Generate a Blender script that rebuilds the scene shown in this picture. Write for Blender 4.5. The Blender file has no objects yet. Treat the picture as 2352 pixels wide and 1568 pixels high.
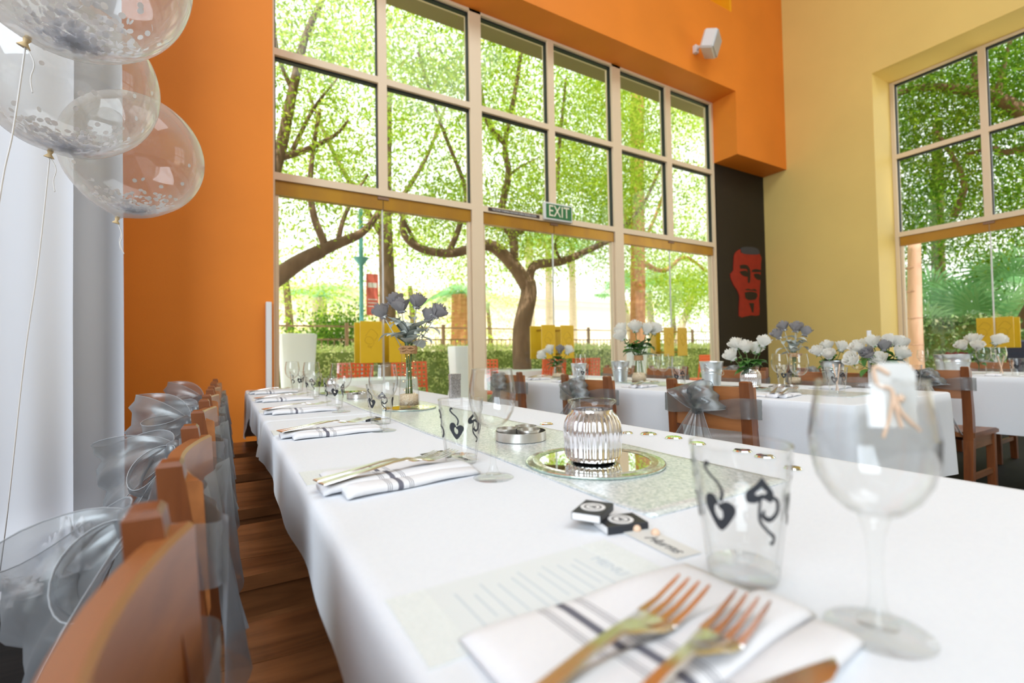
import bpy, math, random
import numpy as np
from mathutils import Vector, Matrix, noise
R_ = random.Random(7)
NP = np.random.RandomState(11)
sc = bpy.context.scene
col = sc.collection
PI = math.pi

# ------------------------------------------------------------------ camera
CZ = 0.964
F_PX, YAW, PIT, ROL = 1103.69, math.radians(30.747), math.radians(1.506), math.radians(-.9373)
fw = Vector((math.sin(YAW)*math.cos(PIT), math.cos(YAW)*math.cos(PIT), math.sin(PIT)))
r0 = Vector((math.cos(YAW), -math.sin(YAW), 0)); u0 = r0.cross(fw)
cR = r0*math.cos(ROL)+u0*math.sin(ROL); cU = -r0*math.sin(ROL)+u0*math.cos(ROL)
cam = bpy.data.cameras.new('camera'); camo = bpy.data.objects.new('camera', cam); col.objects.link(camo)
m = Matrix((cR, cU, -fw)).transposed().to_4x4(); m.translation = (0, 0, CZ); camo.matrix_world = m
cam.sensor_width = 36; cam.lens = 36*F_PX/2352; cam.clip_start = .02; cam.clip_end = 300
cam.dof.use_dof = True; cam.dof.focus_distance = 1.25; cam.dof.aperture_fstop = 2.9
sc.camera = camo

# ------------------------------------------------------------------ light
w = bpy.data.worlds.new('sky'); sc.world = w; w.use_nodes = True
nt = w.node_tree; bg = nt.nodes['Background']
tc = nt.nodes.new('ShaderNodeTexCoord'); sp = nt.nodes.new('ShaderNodeSeparateXYZ'); rp = nt.nodes.new('ShaderNodeValToRGB')
nt.links.new(tc.outputs['Generated'], sp.inputs[0]); nt.links.new(sp.outputs['Z'], rp.inputs[0]); nt.links.new(rp.outputs[0], bg.inputs[0])
rp.color_ramp.elements[0].position = 0.0; rp.color_ramp.elements[0].color = (1, .985, .94, 1)
rp.color_ramp.elements[1].position = .8; rp.color_ramp.elements[1].color = (.86, .94, 1, 1)
bg.inputs[1].default_value = 2.0
def sun(elev, az, e):
    l = bpy.data.lights.new('sun', 'SUN'); o = bpy.data.objects.new('sun', l); col.objects.link(o)
    l.energy = e; l.angle = math.radians(.6); l.color = (1, .95, .84)
    d = Vector((math.cos(elev)*math.sin(az), math.cos(elev)*math.cos(az), math.sin(elev)))
    o.rotation_euler = d.to_track_quat('Z', 'Y').to_euler(); o.location = d*30
sun(math.radians(72), math.radians(200), 7.5)
def area(name, loc, target, sx, sy, e, c=(1, 1, 1)):
    l = bpy.data.lights.new(name, 'AREA'); o = bpy.data.objects.new(name, l); col.objects.link(o)
    l.shape = 'RECTANGLE'; l.size = sx; l.size_y = sy; l.energy = e; l.color = c
    o.location = loc; o.rotation_euler = (Vector(loc)-Vector(target)).to_track_quat('Z', 'Y').to_euler()
area('overhead_fill', (2.5, -.6, 7.7), (2.8, 1.2, 0), 6, 4.5, 320, (.86, .93, 1))  # added overhead fill for the interior, not a fitting of the room
area('side_fill', (-4.4, -2.4, 3.2), (3, 1.6, 1.0), 4.5, 3.5, 430, (.80, .90, 1))  # flash-like fill added out of view to light chair backs and cloth sides
sc.view_settings.view_transform = 'Standard'; sc.view_settings.look = 'None'
sc.view_settings.gamma = 1; sc.view_settings.use_curve_mapping = False
sc.view_settings.exposure = 0.12
cy = sc.cycles
cy.use_denoising = True; cy.max_bounces = 12; cy.transparent_max_bounces = 24; cy.transmission_bounces = 10; cy.diffuse_bounces = 4; cy.glossy_bounces = 4
cy.caustics_reflective = False; cy.caustics_refractive = False; cy.sample_clamp_indirect = 6
cy.use_adaptive_sampling = True; cy.adaptive_threshold = .02

# ------------------------------------------------------------------ materials
def mat(name, c=(.8, .8, .8), rough=.5, metal=0, spec=.5, emit=None, estr=1, coat=0):
    m = bpy.data.materials.new(name); m.use_nodes = True
    b = m.node_tree.nodes['Principled BSDF']
    b.inputs['Base Color'].default_value = (*c, 1); b.inputs['Roughness'].default_value = rough
    b.inputs['Metallic'].default_value = metal; b.inputs['Specular IOR Level'].default_value = spec
    b.inputs['Coat Weight'].default_value = coat; b.inputs['Coat Roughness'].default_value = .38
    if emit: b.inputs['Emission Color'].default_value = (*emit, 1); b.inputs['Emission Strength'].default_value = estr
    return m
def N(m, t, **kw):
    n = m.node_tree.nodes.new(t)
    for k, v in kw.items():
        if k in n.inputs.keys(): n.inputs[k].default_value = v
        else: setattr(n, k, v)
    return n
def L(m, a, b): m.node_tree.links.new(a, b)
def pb(m): return m.node_tree.nodes['Principled BSDF']
def ramp(m, fac, stops):
    r = N(m, 'ShaderNodeValToRGB'); e = r.color_ramp.elements
    while len(e) < len(stops): e.new(.5)
    for i, (p, c) in enumerate(stops): e[i].position = p; e[i].color = (*c, 1)
    L(m, fac, r.inputs[0]); return r.outputs[0]
def bump(m, h, s=.2, d=.01):
    b = N(m, 'ShaderNodeBump', Strength=s, Distance=d); L(m, h, b.inputs['Height']); L(m, b.outputs[0], pb(m).inputs['Normal'])
def coord(m, kind='Object', scale=(1, 1, 1)):
    t = N(m, 'ShaderNodeTexCoord'); mp = N(m, 'ShaderNodeMapping'); mp.inputs['Scale'].default_value = scale
    L(m, t.outputs[kind], mp.inputs[0]); return mp.outputs[0]
def noisy(name, c1, c2, scale=8, rough=.6, stretch=(1, 1, 1), bmp=0, detail=4, **kw):
    m = mat(name, c1, rough, **kw); v = coord(m, scale=stretch)
    n = N(m, 'ShaderNodeTexNoise', Scale=scale, Detail=detail); L(m, v, n.inputs['Vector'])
    L(m, ramp(m, n.outputs[0], [(.3, c1), (.7, c2)]), pb(m).inputs['Base Color'])
    if bmp: bump(m, n.outputs[0], bmp)
    return m
def plaster(name, c, v=.05):
    m = mat(name, c, .55, spec=.3); co = coord(m)
    n = N(m, 'ShaderNodeTexNoise', Scale=1.3, Detail=3); L(m, co, n.inputs['Vector'])
    L(m, ramp(m, n.outputs[0], [(.3, tuple(x*(1-v) for x in c)), (.7, tuple(min(1, x*(1+v)) for x in c))]), pb(m).inputs['Base Color'])
    n2 = N(m, 'ShaderNodeTexNoise', Scale=160, Detail=2); L(m, co, n2.inputs['Vector']); bump(m, n2.outputs[0], .12, .004)
    return m
def schlick(m, f0, f1, p=4.0):
    lw = N(m, 'ShaderNodeLayerWeight', Blend=.5); pw = N(m, 'ShaderNodeMath', operation='POWER'); pw.inputs[1].default_value = p; L(m, lw.outputs['Facing'], pw.inputs[0])
    ma = N(m, 'ShaderNodeMath', operation='MULTIPLY_ADD'); ma.inputs[1].default_value = f1; ma.inputs[2].default_value = f0; ma.use_clamp = True; L(m, pw.outputs[0], ma.inputs[0]); return ma.outputs[0]
def thin_glass(name, tint=(.97, .985, .98), edge=(.5, .54, .54), power=1.0, blend=.3, e0=.62):
    m = bpy.data.materials.new(name); m.use_nodes = True; t = m.node_tree; t.nodes.clear()
    o = N(m, 'ShaderNodeOutputMaterial'); tr = N(m, 'ShaderNodeBsdfTransparent'); g = N(m, 'ShaderNodeBsdfGlossy', Roughness=.01)
    lw = N(m, 'ShaderNodeLayerWeight', Blend=blend); mx = N(m, 'ShaderNodeMixShader')
    rr = N(m, 'ShaderNodeValToRGB'); rr.color_ramp.elements[0].position = e0; rr.color_ramp.elements[0].color = (*tint, 1); rr.color_ramp.elements[1].color = (*edge, 1); rr.color_ramp.elements[1].position = .97
    L(m, lw.outputs['Facing'], rr.inputs[0]); L(m, rr.outputs[0], tr.inputs[0])
    L(m, schlick(m, .022*power, .60*power), mx.inputs[0]); L(m, tr.outputs[0], mx.inputs[1]); L(m, g.outputs[0], mx.inputs[2]); L(m, mx.outputs[0], o.inputs[0])
    return m
def solid_glass(name, c=(1, 1, 1), ior=1.45, rough=0, keep=.35):
    m = bpy.data.materials.new(name); m.use_nodes = True; t = m.node_tree; t.nodes.clear()
    o = N(m, 'ShaderNodeOutputMaterial'); g = N(m, 'ShaderNodeBsdfGlass', IOR=ior, Roughness=rough); g.inputs[0].default_value = (*c, 1)
    tr = N(m, 'ShaderNodeBsdfTransparent'); mx = N(m, 'ShaderNodeMixShader'); mx.inputs[0].default_value = keep
    L(m, g.outputs[0], mx.inputs[1]); L(m, tr.outputs[0], mx.inputs[2]); L(m, mx.outputs[0], o.inputs[0]); return m
def sheer(name, c, alpha=.5, rough=.5, gl=.15, c2=None, scale=60):
    m = bpy.data.materials.new(name); m.use_nodes = True; t = m.node_tree; t.nodes.clear()
    o = N(m, 'ShaderNodeOutputMaterial'); tr = N(m, 'ShaderNodeBsdfTransparent'); d = N(m, 'ShaderNodeBsdfDiffuse'); d.inputs[0].default_value = (*c, 1)
    tl = N(m, 'ShaderNodeBsdfTranslucent'); tl.inputs[0].default_value = (*c, 1); g = N(m, 'ShaderNodeBsdfGlossy', Roughness=rough)
    g.inputs[0].default_value = (.8, .85, .85, 1)
    a = N(m, 'ShaderNodeMixShader'); a.inputs[0].default_value = .4; L(m, d.outputs[0], a.inputs[1]); L(m, tl.outputs[0], a.inputs[2])
    b = N(m, 'ShaderNodeMixShader'); b.inputs[0].default_value = gl; L(m, a.outputs[0], b.inputs[1]); L(m, g.outputs[0], b.inputs[2])
    lw = N(m, 'ShaderNodeLayerWeight', Blend=.35); mr = N(m, 'ShaderNodeMapRange'); mr.inputs['To Min'].default_value = alpha; mr.inputs['To Max'].default_value = min(1, alpha+.45)
    L(m, lw.outputs['Facing'], mr.inputs['Value'])
    e = N(m, 'ShaderNodeMixShader'); L(m, mr.outputs[0], e.inputs[0]); L(m, tr.outputs[0], e.inputs[1]); L(m, b.outputs[0], e.inputs[2]); L(m, e.outputs[0], o.inputs[0])
    return m
def wood(name, c1, c2, scale=3, stretch=(1, 12, 12), rough=.35, coat=.2):
    m = mat(name, c1, rough, coat=coat); v = coord(m, scale=stretch)
    n = N(m, 'ShaderNodeTexNoise', Scale=scale, Detail=6, Distortion=.6); L(m, v, n.inputs['Vector'])
    L(m, ramp(m, n.outputs[0], [(.3, c1), (.68, c2)]), pb(m).inputs['Base Color']); bump(m, n.outputs[0], .08, .003); return m
def leafmat(name, stops, trans=.45):
    m = bpy.data.materials.new(name); m.use_nodes = True; t = m.node_tree; t.nodes.clear()
    o = N(m, 'ShaderNodeOutputMaterial'); at = N(m, 'ShaderNodeAttribute', attribute_name='rnd'); c = ramp(m, at.outputs['Fac'], stops)
    d = N(m, 'ShaderNodeBsdfDiffuse'); tl = N(m, 'ShaderNodeBsdfTranslucent'); mx = N(m, 'ShaderNodeMixShader'); mx.inputs[0].default_value = trans
    L(m, c, d.inputs[0]); L(m, c, tl.inputs[0]); L(m, d.outputs[0], mx.inputs[1]); L(m, tl.outputs[0], mx.inputs[2]); L(m, mx.outputs[0], o.inputs[0]); return m
M = {}
M['orange'] = plaster('orange_paint', (.82, .245, .026))
M['cream'] = plaster('cream_paint', (.82, .61, .20), .03)
M['creamin'] = plaster('cream_reveal_paint', (.60, .45, .20), .03)
M['dark'] = plaster('dark_paint', (.022, .016, .011))
M['red'] = noisy('red_paint', (.30, .012, .005), (.38, .018, .007), 14)
M['white_paint'] = mat('white_paint', (.78, .78, .78), .4)
M['ceil'] = mat('ceiling_paint', (.75, .70, .6), .8)
M['frame'] = mat('tan_frame', (.82, .66, .47), .42)
M['gasket'] = mat('gasket', (.006, .012, .014), .5)
M['brass'] = noisy('brass_rail', (.55, .30, .04), (.42, .22, .05), 2, .3, (3, 1, 1), metal=.55)
M['pane'] = thin_glass('window_glass', (.98, .995, .985), (.9, .97, .94), .8)
M['gglass'] = thin_glass('goblet_glass', (.994, .998, .998), (.20, .25, .26), 1.7, .3, .70)
M['sglass'] = thin_glass('thick_glass', (.994, 1, .998), (.72, .79, .77), 1.0, .3, .72)
M['bottle'] = thin_glass('vase_glass', (.985, .995, .99), (.38, .45, .42), 1.4, .3, .6)
M['floor'] = wood('dark_floor', (.006, .005, .004), (.014, .011, .009), 4, (1, 9, 9), .6, 0); pb(M['floor']).inputs['Specular IOR Level'].default_value = .12
M['cw'] = wood('chair_wood', (.15, .042, .012), (.25, .078, .022), 3, (14, 14, 1.5), .3, .35)
M['cw2'] = wood('chair_slat_wood', (.28, .09, .02), (.42, .15, .038), 3, (10, 1.4, 10), .42, .8)
M['seat'] = wood('seat_wood', (.13, .045, .014), (.28, .105, .035), 2.6, (1.4, 14, 10), .38, .15)
M['cloth'] = noisy('white_cloth', (.79, .82, .865), (.82, .85, .89), 260, .85, bmp=.03, spec=.2)
M['drape'] = mat('white_drape', (.76, .77, .82), .8, spec=.2)
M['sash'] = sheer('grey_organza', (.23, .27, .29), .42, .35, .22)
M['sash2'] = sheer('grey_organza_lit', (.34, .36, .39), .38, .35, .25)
M['silver'] = mat('brushed_steel', (.72, .70, .66), .28, 1)
M['steel'] = noisy('cutlery_steel', (.80, .78, .76), (.90, .89, .88), 20, .23, metal=1)
M['galv'] = noisy('galvanised_steel', (.62, .68, .72), (.80, .84, .86), 20, .3, (1, 1, .5), metal=.85)
M['mirror'] = mat('mirror', (.90, .93, .88), .015, 1)
M['mirror_edge'] = noisy('mirror_edge_green', (.30, .42, .36), (.55, .65, .58), 200, .2, metal=.3)
M['gem_ring'] = None
M['black'] = mat('black_enamel', (.022, .026, .034), .5)
M['paperw'] = mat('white_card', (.82, .82, .82), .7)
M['tagp'] = mat('grey_card', (.72, .72, .69), .7)
M['twine'] = noisy('burlap', (.42, .22, .09), (.6, .36, .18), 220, .9, bmp=.4)
M['ribbon'] = mat('peach_ribbon', (.86, .60, .42), .45)
M['sand'] = noisy('gold_pebbles', (.62, .40, .20), (.95, .82, .62), 240, .4, bmp=.6)
M['rosew'] = leafmat('white_petal', [(0, (.90, .89, .84)), (1, (.9, .88, .8))], .35)
M['roseg'] = leafmat('grey_petal', [(0, (.39, .375, .385)), (1, (.42, .4, .43))], .3)
M['leafg'] = noisy('rose_leaf', (.035, .13, .02), (.10, .26, .05), 30, .4)
M['leafgrey'] = noisy('dusty_leaf', (.46, .50, .46), (.62, .66, .62), 30, .6)
M['stem'] = mat('stem_green', (.12, .20, .06), .6)
M['led'] = mat('fairy_light', (1, .7, .3), .3, emit=(1, .62, .25), estr=6)
M['copper'] = mat('copper_wire', (.8, .4, .2), .3, 1)
M['bark'] = noisy('bark', (.13, .075, .042), (.24, .15, .09), 7, .9, (1, 1, .4), bmp=.8)
M['barkp'] = noisy('palm_bark', (.42, .16, .06), (.55, .27, .12), 5, .9, (1, 1, 3), bmp=.8)
M['barkl'] = noisy('pale_bark', (.52, .40, .30), (.62, .50, .38), 6, .9, (1, 1, 3), bmp=.5)
M['leafA'] = leafmat('tree_leaves', [(0, (.18, .33, .02)), (.4, (.36, .54, .045)), (.75, (.56, .70, .09)), (1, (.78, .76, .18))], .5)
M['leafB'] = leafmat('deep_tree_leaves', [(0, (.028, .10, .008)), (.5, (.10, .24, .018)), (1, (.32, .46, .05))], .35)
M['leafP'] = leafmat('palm_leaves', [(0, (.16, .38, .16)), (1, (.42, .66, .34))])
M['leafH'] = leafmat('hedge_leaves', [(0, (.36, .46, .14)), (.6, (.62, .68, .28)), (1, (.82, .78, .48))], .2)
M['ivy'] = leafmat('ivy_leaves', [(0, (.05, .14, .05)), (.6, (.20, .34, .12)), (1, (.75, .72, .55))], .2)
M['patio'] = noisy('patio_concrete', (.66, .60, .5), (.74, .68, .58), 2, .9)
M['bldg'] = plaster('building_stucco', (.88, .80, .68))
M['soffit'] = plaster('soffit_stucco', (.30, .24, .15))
M['iron'] = mat('bronze_iron', (.28, .16, .10), .6)
M['gold'] = noisy('gold_handle_paint', (.72, .44, .015), (.78, .49, .02), 6, .35, bmp=.1)
M['golddk'] = mat('gold_emboss', (.52, .30, .008), .4)
M['orch'] = mat('orange_plastic', (.85, .13, .03), .5)
M['navy'] = mat('navy_canvas', (.012, .02, .05), .8)
M['teal'] = mat('teal_metal', (.12, .42, .42), .5)
M['redb'] = mat('red_banner', (.75, .16, .12), .7)
M['green'] = mat('exit_green', (.025, .17, .06), .35)
M['cream_l'] = mat('cream_letters', (.88, .82, .66), .5)
M['ink'] = mat('ink', (.05, .05, .06), .7)
M['inkl'] = mat('pale_ink', (.62, .68, .72), .7)
M['candy'] = mat('dark_red_sweets', (.16, .012, .012), .3)
M['sign_b'] = mat('black_sign', (.05, .03, .025), .5)
M['yellow_in'] = plaster('amber_paint', (.92, .42, .012))
M['skin_l'] = M['paperw']
def sparkle(name, c1, c2, scale, rough=.25, metal=.6, s=.9):
    m = mat(name, c1, rough, metal); v = coord(m)
    vo = N(m, 'ShaderNodeTexVoronoi', Scale=scale); L(m, v, vo.inputs['Vector'])
    L(m, ramp(m, vo.outputs['Color'], [(.1, c1), (.9, c2)]), pb(m).inputs['Base Color'])
    nm = N(m, 'ShaderNodeNormalMap'); bp = N(m, 'ShaderNodeBump', Strength=s, Distance=.004)
    sx = N(m, 'ShaderNodeSeparateColor'); L(m, vo.outputs['Color'], sx.inputs[0]); L(m, sx.outputs[1], bp.inputs['Height']); L(m, bp.outputs[0], pb(m).inputs['Normal'])
    return m
M['runner'] = sparkle('sequin_runner', (.56, .64, .65), (.93, .97, .98), 230, .3, .3, 1)
M['glitter'] = sparkle('silver_glitter', (.25, .25, .26), (.85, .85, .86), 500, .3, .7, 1)
M['rhine'] = sparkle('rhinestone_ring', (.45, .50, .46), (.97, .97, .95), 260, .12, .85, 1)
def mercury():
    m = mat('mercury_glass', (.86, .87, .90), .12, .92); v = coord(m, scale=(1, 1, .25))
    n = N(m, 'ShaderNodeTexNoise', Scale=120, Detail=3); L(m, v, n.inputs['Vector'])
    L(m, ramp(m, n.outputs[0], [(.34, (.62, .58, .56)), (.46, (.93, .93, .96))]), pb(m).inputs['Base Color']); return m
M['mercury'] = mercury()
def napkin_mat():
    m = noisy('napkin_cloth', (.83, .83, .86), (.86, .86, .88), 300, .85, spec=.2)
    t = N(m, 'ShaderNodeTexCoord'); sx = N(m, 'ShaderNodeSeparateXYZ'); L(m, t.outputs['Object'], sx.inputs[0])
    def band(c, h):
        a = N(m, 'ShaderNodeMath', operation='SUBTRACT'); a.inputs[1].default_value = c; L(m, sx.outputs[0], a.inputs[0])
        b = N(m, 'ShaderNodeMath', operation='ABSOLUTE'); L(m, a.outputs[0], b.inputs[0])
        k = N(m, 'ShaderNodeMath', operation='LESS_THAN'); k.inputs[1].default_value = h; L(m, b.outputs[0], k.inputs[0]); return k.outputs[0]
    acc = None
    for c, h in [(0, .0042), (-.0145, .0005), (-.0175, .0005), (-.0205, .0005), (.0145, .0005), (.0175, .0005), (.0205, .0005)]:
        o = band(c, h)
        if acc is None: acc = o
        else:
            q = N(m, 'ShaderNodeMath', operation='MAXIMUM'); L(m, acc, q.inputs[0]); L(m, o, q.inputs[1]); acc = q.outputs[0]
    old = pb(m).inputs['Base Color'].links[0].from_socket
    mx = N(m, 'ShaderNodeMix', data_type='RGBA'); L(m, acc, mx.inputs[0]); L(m, old, mx.inputs[6]); mx.inputs[7].default_value = (.17, .17, .21, 1)
    L(m, mx.outputs[2], pb(m).inputs['Base Color']); return m
M['napkin'] = napkin_mat()
def balloonmat():
    m = bpy.data.materials.new('clear_balloon'); m.use_nodes = True; m.node_tree.nodes.clear()
    o = N(m, 'ShaderNodeOutputMaterial'); tr = N(m, 'ShaderNodeBsdfTransparent'); tr.inputs[0].default_value = (.97, .97, .96, 1)
    d = N(m, 'ShaderNodeBsdfDiffuse'); d.inputs[0].default_value = (.82, .80, .76, 1); tl = N(m, 'ShaderNodeBsdfTranslucent'); tl.inputs[0].default_value = (.82, .80, .76, 1)
    dd = N(m, 'ShaderNodeMixShader'); dd.inputs[0].default_value = .5; L(m, d.outputs[0], dd.inputs[1]); L(m, tl.outputs[0], dd.inputs[2])
    lw = N(m, 'ShaderNodeLayerWeight', Blend=.5); rr = N(m, 'ShaderNodeValToRGB'); e = rr.color_ramp.elements; e[0].position = .2; e[0].color = (.16,)*3+(1,); e[1].position = 1; e[1].color = (.55,)*3+(1,)
    L(m, lw.outputs['Facing'], rr.inputs[0]); a = N(m, 'ShaderNodeMixShader'); L(m, rr.outputs[0], a.inputs[0]); L(m, tr.outputs[0], a.inputs[1]); L(m, dd.outputs[0], a.inputs[2])
    g = N(m, 'ShaderNodeBsdfGlossy', Roughness=.06); b = N(m, 'ShaderNodeMixShader'); L(m, schlick(m, .06, .6), b.inputs[0]); L(m, a.outputs[0], b.inputs[1]); L(m, g.outputs[0], b.inputs[2]); L(m, b.outputs[0], o.inputs[0]); return m
M['balloon'] = balloonmat()
M['cover'] = mat('stretch_cover', (.88, .93, .98), .6)
M['confetti'] = leafmat('white_confetti', [(0, (.94, .95, .99)), (1, (.94, .95, .99))], .6)

# ------------------------------------------------------------------ mesh kit
class MB:
    def __init__(s): s.v = []; s.f = []
    def add(s, vs, fs):
        n = len(s.v); s.v += [tuple(p) for p in vs]; s.f += [tuple(i+n for i in f) for f in fs]; return s
    def box(s, x0, x1, y0, y1, z0, z1, b=0):
        if b <= 0:
            return s.add([(x, y, z) for x in (x0, x1) for y in (y0, y1) for z in (z0, z1)],
                         [(0, 1, 3, 2), (4, 6, 7, 5), (0, 4, 5, 1), (2, 3, 7, 6), (0, 2, 6, 4), (1, 5, 7, 3)])
        b = min(b, (x1-x0)*.45, (y1-y0)*.45, (z1-z0)*.45)
        rings = []
        def rect(ix, z):
            X0, X1, Y0, Y1 = x0+ix, x1-ix, y0+ix, y1-ix; c = b if ix == 0 else b*.3
            return [(X0+c, Y0, z), (X1-c, Y0, z), (X1, Y0+c, z), (X1, Y1-c, z), (X1-c, Y1, z), (X0+c, Y1, z), (X0, Y1-c, z), (X0, Y0+c, z)]
        for ix, z in ((b, z0), (0, z0+b), (0, z1-b), (b, z1)): rings.append(rect(ix, z))
        return s.loft(rings, cap=True)
    def loft(s, rings, cap=False, closed=True):
        n = len(rings[0]); vs = [p for r in rings for p in r]; fs = []
        for j in range(len(rings)-1):
            for i in range(n if closed else n-1):
                a = j*n+i; b_ = j*n+(i+1) % n; fs.append((a, b_, b_+n, a+n))
        if cap: fs.append(tuple(range(n))[::-1]); fs.append(tuple((len(rings)-1)*n+i for i in range(n)))
        return s.add(vs, fs)
    def lathe(s, prof, n=32, c=(0, 0, 0), cap0=False, cap1=False, mod=None):
        rings = []
        for r, z in prof:
            rings.append([(c[0]+(r*(mod(2*PI*i/n, r, z) if mod else 1))*math.cos(2*PI*i/n), c[1]+(r*(mod(2*PI*i/n, r, z) if mod else 1))*math.sin(2*PI*i/n), c[2]+z) for i in range(n)])
        k = len(s.v); s.loft(rings)
        if cap0: s.f.append(tuple(k+i for i in range(n))[::-1])
        if cap1: s.f.append(tuple(k+(len(rings)-1)*n+i for i in range(n)))
        return s
    def tube(s, pts, rad, n=8, cap=True):
        P = [Vector(p) for p in pts]; rr = rad if hasattr(rad, '__len__') else [rad]*len(P)
        rings = []; up = Vector((.13, .31, .94)).normalized(); prev = None
        for i, p in enumerate(P):
            t = (P[min(i+1, len(P)-1)]-P[max(i-1, 0)]).normalized()
            a = (prev if prev is not None else (up if abs(t.dot(up)) < .9 else Vector((1, 0, 0)))); a = (a-t*a.dot(t)).normalized(); b_ = t.cross(a); prev = a
            rings.append([tuple(p+(a*math.cos(2*PI*k/n)+b_*math.sin(2*PI*k/n))*rr[i]) for k in range(n)])
        return s.loft(rings, cap=cap)
    def grid(s, fn, nu, nv):
        vs = [fn(i/nu, j/nv) for j in range(nv+1) for i in range(nu+1)]
        return s.add(vs, [(j*(nu+1)+i, j*(nu+1)+i+1, (j+1)*(nu+1)+i+1, (j+1)*(nu+1)+i) for j in range(nv) for i in range(nu)])
    def disc(s, c, r, n=20, nrm=(0, 0, 1)):
        q = Vector(nrm).to_track_quat('Z', 'Y'); return s.add([Vector(c)+q @ Vector((r*math.cos(2*PI*i/n), r*math.sin(2*PI*i/n), 0)) for i in range(n)], [tuple(range(n))])
    def prism(s, poly, z0, z1):
        return s.loft([[(x, y, z0) for x, y in poly], [(x, y, z1) for x, y in poly]], cap=True)
    def tf(s, fn): s.v = [tuple(fn(p)) for p in s.v]; return s
    def mesh(s, name, m, smooth=False):
        me = bpy.data.meshes.new(name); me.from_pydata(s.v, [], s.f); me.materials.append(m)
        me.polygons.foreach_set('use_smooth', [bool(smooth)]*len(me.polygons)); me.update()
        if smooth and smooth is not True: me.set_sharp_from_angle(angle=math.radians(smooth))
        return me
    def build(s, name, m, parent=None, smooth=False, loc=None, solid=0):
        o = bpy.data.objects.new(name, s.mesh(name, m, smooth)); col.objects.link(o)
        if parent: o.parent = parent
        if loc: o.location = loc
        if solid: md = o.modifiers.new('solid', 'SOLIDIFY'); md.thickness = solid; md.offset = 0
        return o
def cr(pts, k=6):
    P = [np.array(p, float) for p in pts]; out = []
    for i in range(len(P)-1):
        a = P[max(i-1, 0)]; b = P[i]; c = P[i+1]; d = P[min(i+2, len(P)-1)]
        for j in range(k):
            t = j/k; out.append(.5*((2*b)+(-a+c)*t+(2*a-5*b+4*c-d)*t*t+(-a+3*b-3*c+d)*t**3))
    out.append(P[-1]); return [tuple(x) for x in out]
def tag(o, label=None, cat=None, group=None, kind=None):
    if label: o['label'] = label
    if cat: o['category'] = cat
    if group: o['group'] = group
    if kind: o['kind'] = kind
    return o
def thing(name, label, cat, loc=(0, 0, 0), rz=0, group=None):
    o = bpy.data.objects.new(name, None); col.objects.link(o); o.location = loc; o.rotation_euler = (0, 0, rz); o.empty_display_size = .05
    return tag(o, label, cat, group)
def dup(root, loc=None, rz=None, label=None, group=None, scale=None):
    def cp(o, par):
        c = o.copy(); col.objects.link(c); c.parent = par
        for ch in kids.get(o.name, []): cp(ch, c)
        return c
    kids = {}
    def walk(o):
        kids[o.name] = [c for c in KIDS.get(o.name, [])]
        for c in kids[o.name]: walk(c)
    walk(root)
    r = cp(root, None)
    if loc: r.location = loc
    if rz is not None: r.rotation_euler = (0, 0, rz)
    if scale: r.scale = scale
    if label: r['label'] = label
    if group: r['group'] = group
    return r
KIDS = {}
def reg(root):
    KIDS.clear()
    for o in bpy.data.objects:
        if o.parent: KIDS.setdefault(o.parent.name, []).append(o)
    return root
def struct(name, mb, m, **kw):
    o = mb.build(name, m, **kw); o['kind'] = 'structure'; return o
ORD = ['first', 'second', 'third', 'fourth', 'fifth', 'sixth', 'seventh', 'eighth', 'ninth', 'tenth']
def ordl(i, n):
    if i == 0: return 'leftmost'
    if i == n-1: return 'rightmost'
    return ORD[i]+' from the left'
def text(name, s, m, size, parent, loc, rot, extrude=.0004, align='CENTER', xs=1, shear=0):
    c = bpy.data.curves.new(name, 'FONT'); c.body = s; c.size = size; c.extrude = extrude; c.align_x = align; c.align_y = 'CENTER'; c.materials.append(m); c.shear = shear
    tmp = bpy.data.objects.new('tmp', c); col.objects.link(tmp); bpy.context.view_layer.update()
    me = bpy.data.meshes.new_from_object(tmp.evaluated_get(bpy.context.evaluated_depsgraph_get())); bpy.data.objects.remove(tmp)
    o = bpy.data.objects.new(name, me); col.objects.link(o); o.location = loc; o.rotation_euler = rot; o.scale = (xs, 1, 1)
    if parent: o.parent = parent
    return o
def at(px, py, Y=None, X=None, Z=None):
    d = fw+cR*((px-1176)/F_PX)-cU*((py-784)/F_PX); o = Vector((0, 0, CZ))
    t = Y/d.y if Y is not None else (X/d.x if X is not None else (Z-CZ)/d.z)
    return o+d*t

# ================================================================== SETTING
FX0, FX1 = -5.0, 7.1
struct('floor', MB().box(-5.2, 7.6, -5.2, 4.42, -.12, 0), M['floor'])
struct('ceiling', MB().box(-5.2, 7.9, -5.4, 4.42, 8.0, 8.2), M['ceil'])
wn = MB()
WH, WB, RX = 4.476, 3.615, 5.93
wn.box(-5.2, .30, 3.94, 4.42, 0, 8)                 # left of the window
wn.box(.30, RX, 3.94, 4.42, WH, 5.55)
wn.box(.30, 4.6, 3.94, 4.42, 5.55, 6.6); wn.box(5.90, RX, 3.94, 4.42, 5.55, 6.6)
wn.box(.30, RX, 3.94, 4.42, 6.6, 8)
wn.box(RX, 7.1, 3.94, 4.30, WB, 8)
struct('wall_north', wn, M['orange'])
struct('wall_north_niche', MB().box(4.6, 5.9, 4.30, 4.31, 5.55, 6.6), M['yellow_in'])
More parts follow.
